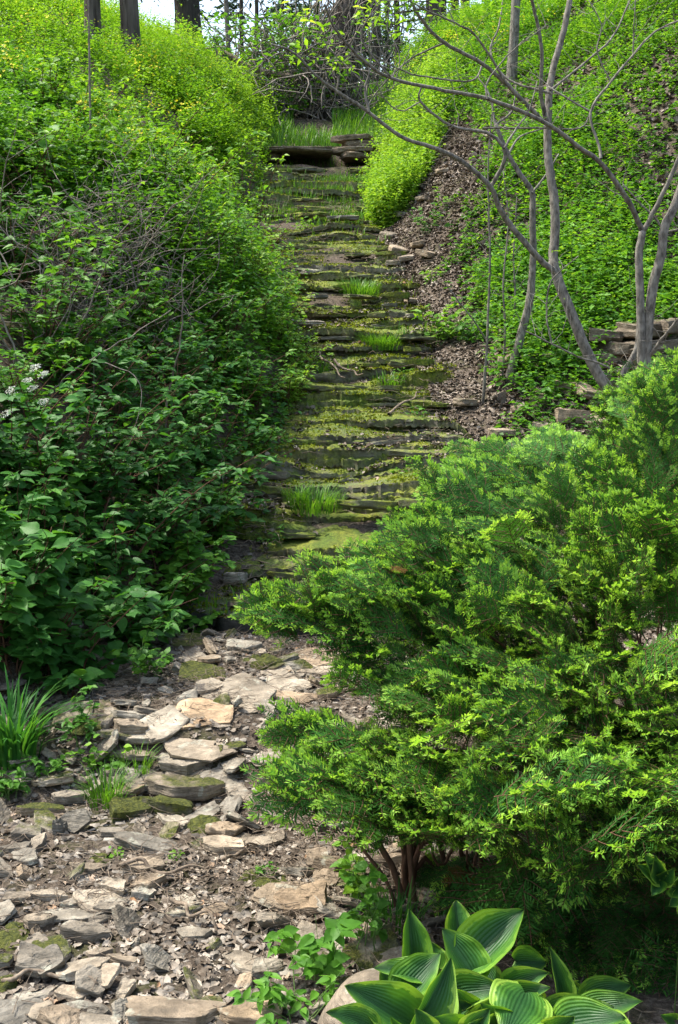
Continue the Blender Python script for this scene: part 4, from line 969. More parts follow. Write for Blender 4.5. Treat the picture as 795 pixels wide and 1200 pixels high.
# ---- grasses, straps, seedlings
def tuft(x, y, n, h, w, spread, lab, seed, name='grass_tuft', mat='grass', bend=.8, lift=0, G=None, cat='grass tuft'):
    r = np.random.default_rng(seed); G = ground_at(x, y, 1.5, 24) if G is None else G; a = r.uniform(0, 6.28, n); q = spread*np.sqrt(r.random(n))
    X, Y = G[0]+np.cos(a)*q, G[1]+np.sin(a)*q*.7; P = np.stack([X, Y, hgt(X, Y)+lift], -1)
    o = np.stack([np.cos(a), np.sin(a), np.zeros(n)], -1); mb = MB(); blades(mb, P, r, h*.5, h, w, bend, o, seg=5)
    tag(mb.build(name, M[mat]), lab, cat)
tuft(14, 884, 120, .34, .014, .11, 'arching clump of strap leaves at the left edge of the stream bed', 61, 'daylily_clump', 'blade', 1.0, cat='strap leaved plant')
tuft(108, 735, 26, .26, .018, .06, 'small fan of strap leaves hanging from the shaded left bank', 62, 'daylily_clump', 'blade', 1.0, cat='strap leaved plant')
tuft(126, 945, 150, .17, .003, .07, 'fine grass tuft growing from the left side of the rock shelf', 63)
tuft(160, 905, 70, .12, .003, .06, 'thin grass tuft above the mossy edged shelf slab', 64)
tuft(372, 605, 260, .16, .005, .17, 'ferny green tuft in the middle of the lower ledges', 65, lift=.05)
tuft(350, 598, 90, .15, .005, .10, 'small green tuft left of the ferny one on the lower ledges', 66, lift=.05)
tuft(446, 412, 420, .17, .006, .18, 'bright grass tuft on the right side of the middle ledges', 67, lift=.04)
tuft(421, 349, 360, .17, .006, .2, 'round grass tuft in the centre of the upper ledges', 68, lift=.04)
tuft(378, 440, 60, .14, .007, .06, 'lime grass tuft at the left bank edge by the narrowest ledge', 69)
tuft(395, 128, 500, .62, .014, .45, 'tall dark green iris-like clump above the stacked slabs', 70, 'iris_clump', 'grass', .35, cat='strap leaved plant')
tuft(462, 1085, 80, .14, .004, .09, 'tuft of thin dark blades beside the thin yew stems', 71, mat='blade')
tuft(455, 455, 90, .12, .005, .14, 'sparse grass at the right end of a mid cascade ledge', 72, lift=.03)

def seedling(x, y, H, R, ns, ls, mat, T, lab, seed, G=None, leafn=5): 
    return shrub(x, y, R, H, ns, ls, mat, T, lab, seed, 'seedling', 'seedling', 'green_stem', G, max(leafn-1, 3), .35, .0016, out=(0, 0))
seedling(175, 800, .26, .15, 12, .036, 'leaf_mid', LEAFB, 'trailing seedling with toothed leaves on stones at the bank foot', 401)
seedling(195, 745, .20, .12, 10, .036, 'leaf_mid', LEAFB, 'bright seedling hugging the bank just left of the ledge foot', 402)
seedling(95, 872, .22, .10, 7, .034, 'leaf_mid', LEAF, 'thin seedling with a tiny white flower beside the strap leaved clump', 403)
seedling(8, 935, .16, .10, 9, .034, 'leaf_mid', LEAF, 'small leafy plant at the left edge below the strap leaved clump', 404)
seedling(312, 1030, .07, .04, 4, .022, 'leaf_mid', LEAF, 'tiny seedling sprouting beside the round moss cushion', 405)
seedling(198, 938, .03, .03, 3, .014, 'leaf_lime', LEAFB, 'clover-like sprout on the face of the rock shelf', 406)
seedling(140, 1008, .03, .04, 3, .016, 'leaf_lime', LEAFB, 'tiny sprout beside the long blue grey slab', 407)
seedling(205, 1006, .03, .03, 3, .014, 'leaf_lime', LEAFB, 'tiny sprout below the shelf in twig litter', 408)
seedling(345, 1195, .13, .12, 9, .036, 'leaf_mid', LEAF, 'low seedling with soft green leaves at the picture bottom', 409, leafn=6)
seedling(378, 1150, .20, .08, 4, .058, 'leaf_mid', LEAFX, 'seedling with large toothed oval leaves in front of the ochre slab', 410)
seedling(430, 1120, .30, .12, 8, .036, 'leaf_mid', LEAFB, 'leafy bush of rounded leaves between the ochre slab and the hosta', 411, leafn=4)
seedling(415, 1060, .26, .10, 7, .034, 'leaf_lime', LEAFB, 'sunlit leafy shoots under the lowest yew branch', 412)
seedling(322, 640, .12, .10, 6, .03, 'leaf_mid', LEAF, 'seedling growing on the second ledge left of the ferny tuft', 413)
seedling(525, 610, .20, .14, 10, .035, 'leaf_mid', LEAF, 'pale seedling at the right end of the lower ledges above the yew', 414)
seedling(525, 245, .2, .15, 8, .04, 'leaf_lime', LEAFB, 'small bright weed high on the bare mulch slope', 416)
seedling(545, 300, .2, .2, 10, .04, 'leaf_lime', LEAFB, 'weed patch at the right margin of the bare mulch slope', 417)
seedling(508, 330, .15, .15, 8, .035, 'leaf_lime', LEAFB, 'low weed below the heap of pale slabs', 418)
seedling(500, 272, .25, .2, 12, .045, 'leaf_mid', LEAFB, 'weedy plant alone on the bare mulch slope', 415)
for i, (x, y, l) in enumerate([(620, 400, 'rounded leafy clump behind the crooked small tree'), (668, 400, 'dark leafy clump between the crooked tree and the forked tree'), (560, 395, 'leafy clump around the thin saplings on the right slope'),
        (520, 400, 'leafy clump at the lower edge of the green right slope'), (640, 345, 'broad leaved clump in the middle of the right slope'), (740, 350, 'leafy clump above the terrace wall'), (700, 330, 'clump of pale leaves uphill of the terrace wall'), (648, 440, 'leafy clump beside the brown stone on the right slope'), (600, 330, 'bright clump uphill of the thin saplings'), (785, 340, 'tall grassy leaves at the right edge above the terrace wall')]):
    shrub(x, y, .3, .26, 16, .05, 'leaf_mid' if i % 3 else 'leaf_lime', LEAFB, l, 430+i, 'leafy_plant', 'plant', 'green_stem', leafn=6, out=(-.1, -.2))

rr_ = np.random.default_rng(808)
for i, (x, y, l) in enumerate([(300, 560, 'small weed in the litter left of the lower ledges'), (400, 520, 'tiny weed rooted in moss near the middle of the cascade'), (480, 560, 'weed among leaf litter at the right of the lower ledges'), (365, 470, 'weed at the left bank foot by the narrowest ledge'), (470, 440, 'low sprout right of the bright grass tuft'), (340, 330, 'little plant growing on the left ends of the upper ledges'), (355, 270, 'soft weed on the left of the upper cascade'), (420, 260, 'weed growing between upper ledges near the golden mound'), (330, 420, 'sprout pushing out beneath the feathery lime plants'), (490, 500, 'sprout at the right margin beside the dead stick'),
        (510, 545, 'seedling patch right of the ferny tuft'), (268, 625, 'sprouting weed by the small white chip'), (120, 905, 'thin sprouts behind the fine grass tuft'), (60, 905, 'short sprouts between slabs below the strap leaved clump')]):
    seedling(x, y, rr_.uniform(.08, .16), .10, 8, .03, 'leaf_mid' if i % 2 else 'leaf_lime', LEAF if i % 3 else LEAFB, l, 820+i)

# ---- ivy on the left edge of the ledges
def ivy():
    r = np.random.default_rng(77); G = ground_at(305, 500, 4, 12); root = thing('ivy', G, 'small leaved ivy trailing at the left edge of the middle ledges', 'ivy'); mb = MB(); ms = MB()
    for k in range(26):
        p = ground_at(r.uniform(285, 330), r.uniform(440, 540), 4, 12); t = np.linspace(0, 1, 6)[:, None]; P = p+np.concatenate([r.normal(0, .1)*t, -.1*t, -.0*t], 1)+r.normal(0, .02, (6, 3)); P[:, 2] = hgt(P[:, 0], P[:, 1])+.05
        tube(ms, P, .002, 4); n = 14; Q = P[r.integers(0, 6, n)]+r.normal(0, .04, (n, 3)); inst(mb, LEAFB, Q, frames(dirs(r, n, -.6, .1), np.array([.6, -.6, .7])+r.normal(0, .2, (n, 3))), r.uniform(.025, .045, n), r.random(n)*.5)
    mb.build('foliage', M['leaf_dark'], root); ms.build('stems', M['twig_red'], root)
ivy()
# ================================================================== YEW
def needle_rows(r, P, length, step, n_ang, lift, isnew):
    """needles along a polyline; returns base, dir, normal, size"""
    seg = np.linalg.norm(np.diff(P, axis=0), axis=1); tot = seg.sum(); m = max(int(tot/step), 2); cum = np.r_[0, np.cumsum(seg)]
    t = np.linspace(0.0, tot, m); B = np.stack([np.interp(t, cum, P[:, k]) for k in range(3)], -1)
    T = nrm(np.gradient(B, axis=0)); side = nrm(np.cross(T, UPV)); out = []
    for s in (-1, 1):
        a = n_ang+r.normal(0, .12, m); l = lift+r.normal(0, .14 if not isnew else .45, m)
        d = T*np.cos(a)[:, None]+side*s*np.sin(a)[:, None]+UPV*l[:, None]
        L = length*r.uniform(.8, 1.1, m)*(np.clip(1.25-t/tot*.5, .5, 1) if isnew else 1)
        out.append((B, nrm(d), UPV+side*s*.3+r.normal(0, .2, (m, 3)), L))
    return [np.concatenate(c) for c in zip(*out)]
ND = (np.array([[0, 0, 0], [.085, .35, .012], [0, 1, 0], [-.085, .35, .012]]), [np.array([[0, 1, 2, 3]])], np.zeros(4))
NDN = (np.array([[0, 0, 0], [.16, .45, .02], [0, 1, 0], [-.16, .45, .02]]), [np.array([[0, 1, 2, 3]])], np.zeros(4))
def yew_spray(seed):
    r = np.random.default_rng(seed); L = r.uniform(.16, .25); old, new, tw = MB(), MB(), MB()
    def shoot(P, nl, frac=.72):
        cut = int(len(P)*frac); a = P[:cut+1]; b = P[cut:]
        X = needle_rows(r, a, .027, .0070, .98, .10, False); inst(old, ND, X[0], frames(X[1], X[2]), X[3], r.random(len(X[0])))
        X = needle_rows(r, b, .019, .0034, .68, .28, True); inst(new, NDN, X[0], frames(X[1], X[2]), X[3], r.random(len(X[0])))
        tube(tw, P, np.linspace(.0016, .0007, len(P)), 3)
    t = np.linspace(0, 1, 12)[:, None]; bend = r.uniform(-.3, .3)
    ax = np.concatenate([bend*L*t**2*.5, L*t, -.10*L*t**2+.03*L*np.sin(t*3)], 1); shoot(ax, 1, .86)
    ns = r.integers(8, 12)
    for k in range(ns):
        u = .15+.72*k/ns+r.uniform(-.03, .03); c = ax[int(u*11)]; s = -1 if k % 2 else 1; l = L*(.46*(1-u)+.13)*r.uniform(.8, 1.15)
        a = r.uniform(.75, 1.0); d = np.array([s*math.sin(a), math.cos(a), r.uniform(-.05, .12)]); tt = np.linspace(0, 1, 9)[:, None]
        P = c+d*l*tt+np.array([0, .25*l, 0])*tt**2+np.array([0, 0, -.08*l])*tt**2; shoot(P, .8, .72)
    def T(m): return (np.concatenate(m.v), [np.concatenate(m.f[k]) for k in (4, 3) if m.f[k]], np.zeros(m.n)), np.concatenate(m.a)
    return T(old), T(new), T(tw)
SPR = [yew_spray(700+k) for k in range(10)]
def put_sprays(P, D, Nn, S, r, mo, mn, mt, newp=1.0):
    g = r.integers(0, len(SPR), len(P)); R3 = frames(D, Nn); rr = r.random(len(P))
    for k in range(len(SPR)):
        m = g == k
        if not m.any(): continue
        for (T, av), mb, pr in zip(SPR[k], (mo, mn, mt), (1, newp, 1)):
            mm = m & (r.random(len(P)) < pr) if pr < 1 else m
            if not mm.any(): continue
            V, f, b = T; n0 = mb.n; inst(mb, T, P[mm], R3[mm], S[mm], rr[mm])
            mb.a[-1] = np.clip(.55*np.tile(av, mm.sum())+.45*np.repeat(rr[mm], len(av)), 0, 1)
def yew():
    r = np.random.default_rng(91); c0 = np.array([1.15, 3.95, .1])
    root = thing('yew_bush', hg(c0[:2]), 'large spreading yew with lime new growth on dark boughs, right of the stream bed', 'yew bush')
    # (pixel x, y, distance, radii in metres, number of sprays)
    BL = [(330,722,3.45,.13,.12,.045,16),(385,700,3.5,.14,.15,.07,24),(440,690,3.6,.17,.2,.11,34),(500,650,3.9,.16,.25,.12,34),(545,600,4.2,.17,.25,.13,36),(600,560,4.5,.2,.3,.14,42),
          (655,545,4.6,.2,.3,.14,42),(700,600,4.3,.24,.3,.2,46),(640,640,4.1,.26,.3,.2,50),(570,680,3.8,.24,.3,.18,48),(500,740,3.6,.22,.25,.15,44),(430,745,3.5,.14,.2,.07,16),
          (600,760,3.5,.26,.3,.2,54),(700,730,3.6,.26,.3,.22,54),(780,690,3.6,.22,.3,.24,46),(760,560,4.1,.16,.25,.16,34),(775,480,4.2,.12,.2,.12,26),(730,640,3.9,.2,.3,.2,36),
          (520,810,3.3,.15,.2,.10,26),(450,800,3.35,.12,.15,.05,9),(600,860,3.15,.25,.25,.16,46),(700,840,3.15,.25,.25,.18,50),(785,830,3.1,.18,.25,.2,36),
          (360,860,3.2,.09,.1,.03,8),(420,880,3.15,.16,.15,.06,18),(480,900,3.1,.17,.2,.09,30),(400,930,3.0,.14,.14,.05,22),(345,925,3.0,.07,.08,.03,6),(465,960,3.0,.15,.15,.05,24),(540,950,3.0,.17,.2,.10,34),(620,960,2.95,.2,.2,.11,36),
          (710,950,2.85,.24,.2,.16,50),(785,950,2.9,.14,.2,.14,26),(640,1030,2.85,.16,.12,.07,18),(600,1060,2.85,.10,.1,.05,10),(730,1050,3.0,.2,.2,.14,24),(790,1080,3.0,.14,.2,.16,20),(700,1120,3.0,.18,.15,.12,30),(650,1080,2.95,.18,.12,.08,20),(740,1140,2.85,.22,.12,.12,30),(770,1160,2.95,.15,.15,.14,26),(660,1170,3.0,.2,.12,.10,22),(740,1200,2.85,.2,.12,.10,26),(800,1010,2.85,.15,.15,.12,22),(680,1075,2.95,.16,.15,.10,24),(620,1110,3.05,.15,.15,.10,18),(530,1030,3.2,.12,.15,.08,14)]
    core = [(600,740,4.0,.4,.2,.2,60),(700,800,3.8,.35,.25,.25,60),(540,830,3.7,.3,.2,.12,34),(660,900,3.5,.4,.2,.15,50),(560,690,4.2,.3,.2,.15,34),(770,640,4.1,.25,.3,.3,40),(600,930,3.4,.35,.15,.12,34),(760,930,3.3,.2,.2,.2,30)]
    BL += core; P, D, Nn, S, low = [], [], [], [], []
    for x, y, Y, rx, ry, rz, n in BL:
        Y0 = Y; Y = Y-.18 if 840 < y < 1000 and x > 580 else Y; C = at(x, y, Y)
        for _ in range(int(n*(.9 if y > 1000 else 1.0))):
            v = dirs(r, 1, -1.2, 1.5)[0]*r.random()**.45*(1.3 if r.random() < .12 else 1); p = C+v*[rx, ry, rz]
            if p[2] < hgt(p[0], p[1])+.04: p[2] = hgt(p[0], p[1])+.05
            o = p-np.array([c0[0], c0[1]+.1, p[2]-.25]); o = nrm(o); sh = y > 1000
            d = nrm(o+r.normal(0, .38, 3)*[1, 1, .55]+np.array([0, 0, -.35 if sh else .22]))
            P.append(p-d*.08); D.append(d); Nn.append(nrm(UPV+np.array([-.1, -.62, 0])+r.normal(0, .32, 3))); S.append(r.uniform(.55, 1.2)); low.append(sh or (x, y, Y0) in {c[:3] for c in core})
    P, D, Nn, S, low = map(np.array, (P, D, Nn, S, low)); mo, mn, mt = MB(), MB(), MB()
    put_sprays(P[~low], D[~low], Nn[~low], S[~low], r, mo, mn, mt, .9); put_sprays(P[low], D[low], Nn[low], S[low], r, mo, mn, mt, .25)
    mo.build('foliage', M['yew_old'], root); mn.build('new_growth', M['yew_new'], root); mt.build('twigs', M['twig_red'], root)
    # woody boughs
    mb = MB(); order = r.permutation(len(P))[:100]
    for i in order:
        p = P[i]; b = c0+np.array([r.normal(0, .12), r.normal(0, .12), 0]); 
        if p[0] < .5 and r.random() < .5: b = np.array([.2, 3.22, .05])
        if p[1] < 3.1: b = b*.3+np.array([p[0]*.6+.35, 3.35, .1])*.7
        b[2] = hgt(b[0], b[1]); mid = b*.45+p*.55+np.array([0, 0, -.06+.08*r.random()]); mid2 = b*.75+p*.25+np.array([0, 0, .10])
        Q, R2 = smooth_poly(np.array([b, mid2, mid, p]), [.010, .007, .0045, .0018], 5); tube(mb, Q+r.normal(0, .003, Q.shape), R2, 5)
    mb.build('branches', M['twig_red'], root, smooth=True)
    for a, b, c, Y, rad in (((476,1068),(462,1020),(440,970),3.15,.011), ((487,1062),(482,1020),(480,965),3.15,.010), ((470,1075),(452,1030),(418,975),3.12,.006)):
        g = at(*a, Y); g[2] = hgt(g[0], g[1])-.02; Q, R2 = smooth_poly(np.array([g, at(*b, Y), at(*c, Y), at(c[0]+10, c[1]-90, Y+.1)]), [rad, rad*.9, rad*.8, rad*.5], 6); mb = MB(); tube(mb, Q, R2, 7, wob=.05); mb.build('trunk', M['twig_red'], root, smooth=True)
    # a dead orange spray
    for x, y, Y in ((478, 668, 3.45), (660, 1010, 2.85), (560, 1025, 3.0)):
        mo2, mn2, mt2 = MB(), MB(), MB(); p = at(x, y, Y)[None]; put_sprays(p, np.array([[-.6, -.5, .1]]), np.array([[0, -.5, 1.]]), np.array([.35 if y < 900 else .6]), r, mo2, mn2, mt2)
        mo2.build('dead_spray', M['yew_dead'], root)
yew()
def yew2():
    r = np.random.default_rng(92); C = at(775, 500, 4.9); root = thing('yew_bush', hg((1.75, 5.0)), 'smaller yew behind the large one, rising under the forked tree at the right edge', 'yew bush'); mo, mn, mt = MB(), MB(), MB(); P, D, Nn, S = [], [], [], []
    for x, y, Y, rx, ry, rz, n in [(760,470,5.0,.14,.25,.09,34),(795,450,5.0,.16,.25,.10,36),(745,505,4.9,.14,.25,.12,34),(790,520,4.9,.2,.3,.16,50),(830,480,4.9,.2,.3,.2,30),(735,550,4.8,.16,.25,.12,30)]:
        C = at(x, y, Y)
        for _ in range(n):
            v = dirs(r, 1, -1.2, 1.5)[0]*r.random()**.45; p = C+v*[rx, ry, rz]; d = nrm(np.array([-.5, -.6, .35])+r.normal(0, .45, 3)); P.append(p-d*.08); D.append(d); Nn.append(nrm(UPV+np.array([0, -.4, 0])+r.normal(0, .28, 3))); S.append(r.uniform(.8, 1.2))
    P, D, Nn, S = map(np.array, (P, D, Nn, S)); put_sprays(P, D, Nn, S, r, mo, mn, mt, .75)
    mo.build('foliage', M['yew_old'], root); mn.build('new_growth', M['yew_new'], root); mt.build('twigs', M['twig_red'], root)
    mb = MB()
    for i in r.permutation(len(P))[:50]:
        b = np.array([1.75+r.normal(0, .08), 5.05, 0]); b[2] = hgt(b[0], b[1]); Q, R2 = smooth_poly(np.array([b, (b+P[i])*.5+[0, 0, .05], P[i]]), [.012, .006, .002], 6); tube(mb, Q, R2, 5)
    mb.build('branches', M['twig_red'], root, smooth=True)
yew2()

# ================================================================== HOSTA
def hosta_leaf(mb, B, Tp, W, nh, cup, fold, droop, r):
    nu, nv = 17, 22; B, Tp = np.array(B), np.array(Tp); a = Tp-B; L = np.linalg.norm(a); a = a/L; x = nrm(np.cross(a, nh)); z = np.cross(x, a)
    v = np.linspace(0, 1, nv); u = np.linspace(-1, 1, nu); rv = r.random(); ph = r.uniform(0, 6.28, 2)
    hw = W*.5*np.power(np.clip(np.sin(math.pi*np.power(v*.985+.015, .62)), 0, 1), .72)*(1-.25*v**3)
    U, Vv = np.meshgrid(u, v); HW = hw[:, None]
    ax = Vv*L-.10*L*(1-Vv)**3*np.abs(U)**1.2*1.6           # heart shaped base lobes
    ax = ax - .0*U
    zz = cup*HW*2*(U**2)*.5+fold*HW*np.abs(U)-droop*L*(Vv**2.2)+droop*L*.55*Vv
    zz += .015*HW*np.sin(np.abs(U)*26)*(.35+np.abs(U)*.3) * .45
    zz += .05*W*np.sin(Vv*9+ph[0])*np.abs(U)**2*np.sign(U)*.5+.03*W*np.sin(Vv*15+ph[1]+U*2)*np.abs(U)**2+.010*W*noise3(U*7, Vv*12, rv*9, 5)
    lat = HW*U*np.cos(fold*.5*np.abs(U))
    P = B+x*lat[..., None]+a*ax[..., None]+z*zz[..., None]
    q = np.array([[j*nu+i, j*nu+i+1, (j+1)*nu+i+1, (j+1)*nu+i] for j in range(nv-1) for i in range(nu-1)])
    mb.add(P.reshape(-1, 3), [q], rv, U.ravel())
def hosta():
    r = np.random.default_rng(12); O = at(560, 1215, 2.42); O[2] = hgt(O[0], O[1]); root = thing('hosta', O, 'hosta clump with broad ribbed leaves, dark centres and yellow green margins, below the yew', 'hosta')
    zx = lambda x, y, Y: at(380+x/1.916, 1020+y/1.916, Y)
    # base x, y, tip x, y (in the enlarged crop), depth base, depth tip, width in crop pixels, normal (right, toward camera, up), cup, fold, droop
    Ls = [(335,205,448,88,2.50,2.56,118,(-.75,.9,.35),.55,.35,.0),
          (300,150,296,66,2.62,2.66,66,(.1,1,.3),.4,.4,.0),
          (195,205,190,86,2.52,2.55,78,(.35,1,.25),.3,.75,.02),
          (335,238,266,130,2.47,2.52,92,(.4,1,.45),.3,.5,.04),
          (345,205,318,118,2.56,2.60,84,(.1,1,.4),.4,.5,.05),
          (372,150,350,86,2.62,2.66,44,(.3,1,.3),.3,.6,0),
          (232,238,112,214,2.42,2.42,62,(-.05,.55,1),.2,.3,.18),
          (178,284,262,184,2.38,2.44,96,(-.5,.8,.7),.4,.3,.06),
          (205,345,50,258,2.30,2.28,118,(-.15,.9,.95),.35,.2,.12),
          (205,352,287,196,2.28,2.36,100,(.55,1,.35),.45,.5,.04),
          (285,280,402,262,2.40,2.36,86,(.1,.9,.9),.5,.25,.14),
          (340,330,275,262,2.36,2.34,60,(-.1,.8,.8),.3,.4,.1),
          (452,275,410,368,2.34,2.18,140,(-.1,1,.85),-.1,.12,.16),
          (530,352,672,326,2.30,2.24,108,(.05,.75,1),.2,.2,.16),
          (575,322,713,290,2.42,2.38,74,(.1,.7,1),.2,.3,.16),
          (590,285,690,256,2.50,2.50,70,(.1,.9,.8),.3,.35,.22),
          (530,295,506,172,2.46,2.48,56,(.55,1,.25),.3,.8,.0),
          (415,262,502,228,2.44,2.42,64,(-.1,.9,.8),.4,.4,.1),
          (420,290,505,262,2.40,2.34,60,(.1,.8,.8),.4,.4,.12),
          (110,352,8,316,2.24,2.20,70,(-.1,.7,1),.2,.2,.12),
          (180,372,148,328,2.18,2.14,34,(0,1,.5),.4,.6,0),
          (430,205,500,208,2.54,2.54,70,(.2,1,.6),.3,.4,.1),
          (340,372,400,280,2.32,2.34,66,(-.7,.9,.4),.4,.5,.02),
          (255,262,180,196,2.44,2.46,70,(-.4,1,.6),.3,.4,.06),
          (560,300,545,240,2.50,2.52,60,(.4,1,.5),.3,.4,.05),
          (380,262,352,205,2.50,2.55,66,(-.2,1,.5),.3,.4,.05),
          (500,330,590,285,2.40,2.42,70,(.1,.9,.8),.3,.3,.12),
          (265,330,330,300,2.34,2.34,70,(0,.9,.8),.3,.3,.12),
          (300,372,250,330,2.24,2.20,80,(0,.9,.8),.3,.3,.12),
          (400,372,330,345,2.26,2.20,80,(0,.9,.8),.3,.3,.12),
          (620,352,700,372,2.30,2.2,80,(.2,.8,.9),.2,.3,.2),
          (400,340,352,300,2.28,2.24,64,(-.3,.9,.7),.4,.4,.06),(470,300,440,250,2.44,2.44,60,(.1,1,.6),.3,.4,.06),(540,290,575,246,2.52,2.54,50,(.2,1,.5),.3,.5,.06),(250,215,240,160,2.56,2.58,56,(.3,1,.3),.3,.5,.04),
          (130,320,85,282,2.3,2.3,60,(-.2,.7,1),.2,.3,.1),(600,330,650,306,2.36,2.34,60,(.2,.7,1),.2,.3,.12),(460,240,455,190,2.58,2.6,46,(0,1,.4),.3,.5,.03),(230,372,205,310,2.2,2.2,66,(.3,1,.5),.4,.4,.06),
          (520,372,560,330,2.24,2.2,80,(.1,.8,.9),.3,.3,.12),(385,300,420,262,2.42,2.42,60,(.3,1,.6),.3,.4,.06),(330,372,372,310,2.22,2.22,70,(-.3,.9,.6),.4,.4,.06),(150,258,130,206,2.46,2.48,50,(.2,1,.4),.3,.5,.05)]
    for bx, by, tx, ty, Y0, Y1, w, nh, cup, fold, dr in Ls:
        B, T = zx(bx, by, Y0), zx(tx, ty, Y1); W = w/1.916/F*Y0*1.12; mb = MB()
        hosta_leaf(mb, B, T, W, nrm(np.array([nh[0], -nh[1], nh[2]])), cup, fold, dr, r)
        lf = mb.build('leaf', M['hosta'], root, smooth=True)
        mp = MB(); mid = (B+O)*.5+np.array([0, 0, .03]); Q, R2 = smooth_poly(np.array([O+r.normal(0, .02, 3)*[1, 1, 0], mid, B]), [.005, .0045, .003], 5); tube(mp, Q, R2, 6, cap=False); mp.build('petiole', M['green_stem'], root, smooth=True)
hosta()
def euonymus():
    r = np.random.default_rng(13); O = at(860, 1130, 2.45); O[2] = hgt(O[0], O[1]); root = thing('variegated_evergreen', O, 'sprig of small yellow margined leaves in the dark at the right edge', 'variegated shrub')
    L = [(770,1028,748,1014,24),(770,1026,756,1002,24),(773,1030,768,1003,20),(776,1030,790,1018,22),(772,1032,764,1050,20),(785,1034,800,1024,22),(790,1050,784,1062,18),(792,1040,806,1052,24),(790,1196,775,1190,18),(800,1035,812,1020,22),(800,1060,815,1070,22)]
    ms = MB(); hub = at(800, 1042, 2.42)
    Q, R2 = smooth_poly(np.array([O, (O+hub)*.5+[.03, 0, .03], hub]), [.004, .003, .002], 6); tube(ms, Q, R2, 5)
    for bx, by, tx, ty, w in L:
        mb = MB(); B, T = at(bx, by, 2.40), at(tx, ty, 2.36); hosta_leaf(mb, B, T, w/F*2.4*1.1, nrm(np.array([r.normal(0, .25), -1, .35])), .3, .3, .05, r); mb.build('leaf', M['hosta'], root, smooth=True); tube(ms, np.array([hub, B]), [.0015, .001], 4)
    ms.build('stems', M['green_stem'], root)
euonymus()

# ================================================================== TREES
def px_branch(mb, pts, Y0, Y1, w0, w1, n=5, ym=None, sides=7):
    m = len(pts); Ys = np.linspace(Y0, Y1, m); P = np.array([at(x, y, Y) for (x, y), Y in zip(pts, Ys)]); R = np.linspace(w0, w1, m)*.36/F*Ys
    P2, R2 = smooth_poly(P, R, n); tube(mb, P2+rng.normal(0, .0012, P2.shape), R2, sides, wob=.04); return P2
def knots(mb, P2, r, n, rad):
    for _ in range(n):
        c = P2[r.integers(2, len(P2)-2)]; d = dirs(r, 1, -.2, .8)[0]; tube(mb, np.array([c, c+d*rad*1.25]), [rad*.55, rad*.3], 6)
def twiglets(mb, P2, r, n, L, rad=.003, kink=.25, tips=None):
    for _ in range(n):
        c = P2[r.integers(len(P2)//4, len(P2))]; d = nrm(dirs(r, 1, -.1, 1.1)[0]*[1, .6, 1]); l = L*r.uniform(.4, 1.1); pts = [c]
        for k in range(4): d = nrm(d+r.normal(0, kink, 3)+[0, 0, .05]); pts.append(pts[-1]+d*l*.25)
        tube(mb, np.array(pts), np.linspace(rad, rad*.35, 5), 5)
        if tips is not None: tips.append(pts[-1])
def young_leaves(ml, C, r, n, spread, ls):
    C = np.atleast_2d(C); P = np.repeat(C, n, 0)+r.normal(0, spread, (len(C)*n, 3)); inst(ml, LEAFN, P, frames(dirs(r, len(P), -.6, .3), UPV+r.normal(0, .3, (len(P), 3))), ls*r.uniform(.6, 1.2, len(P)), r.random(len(P)))
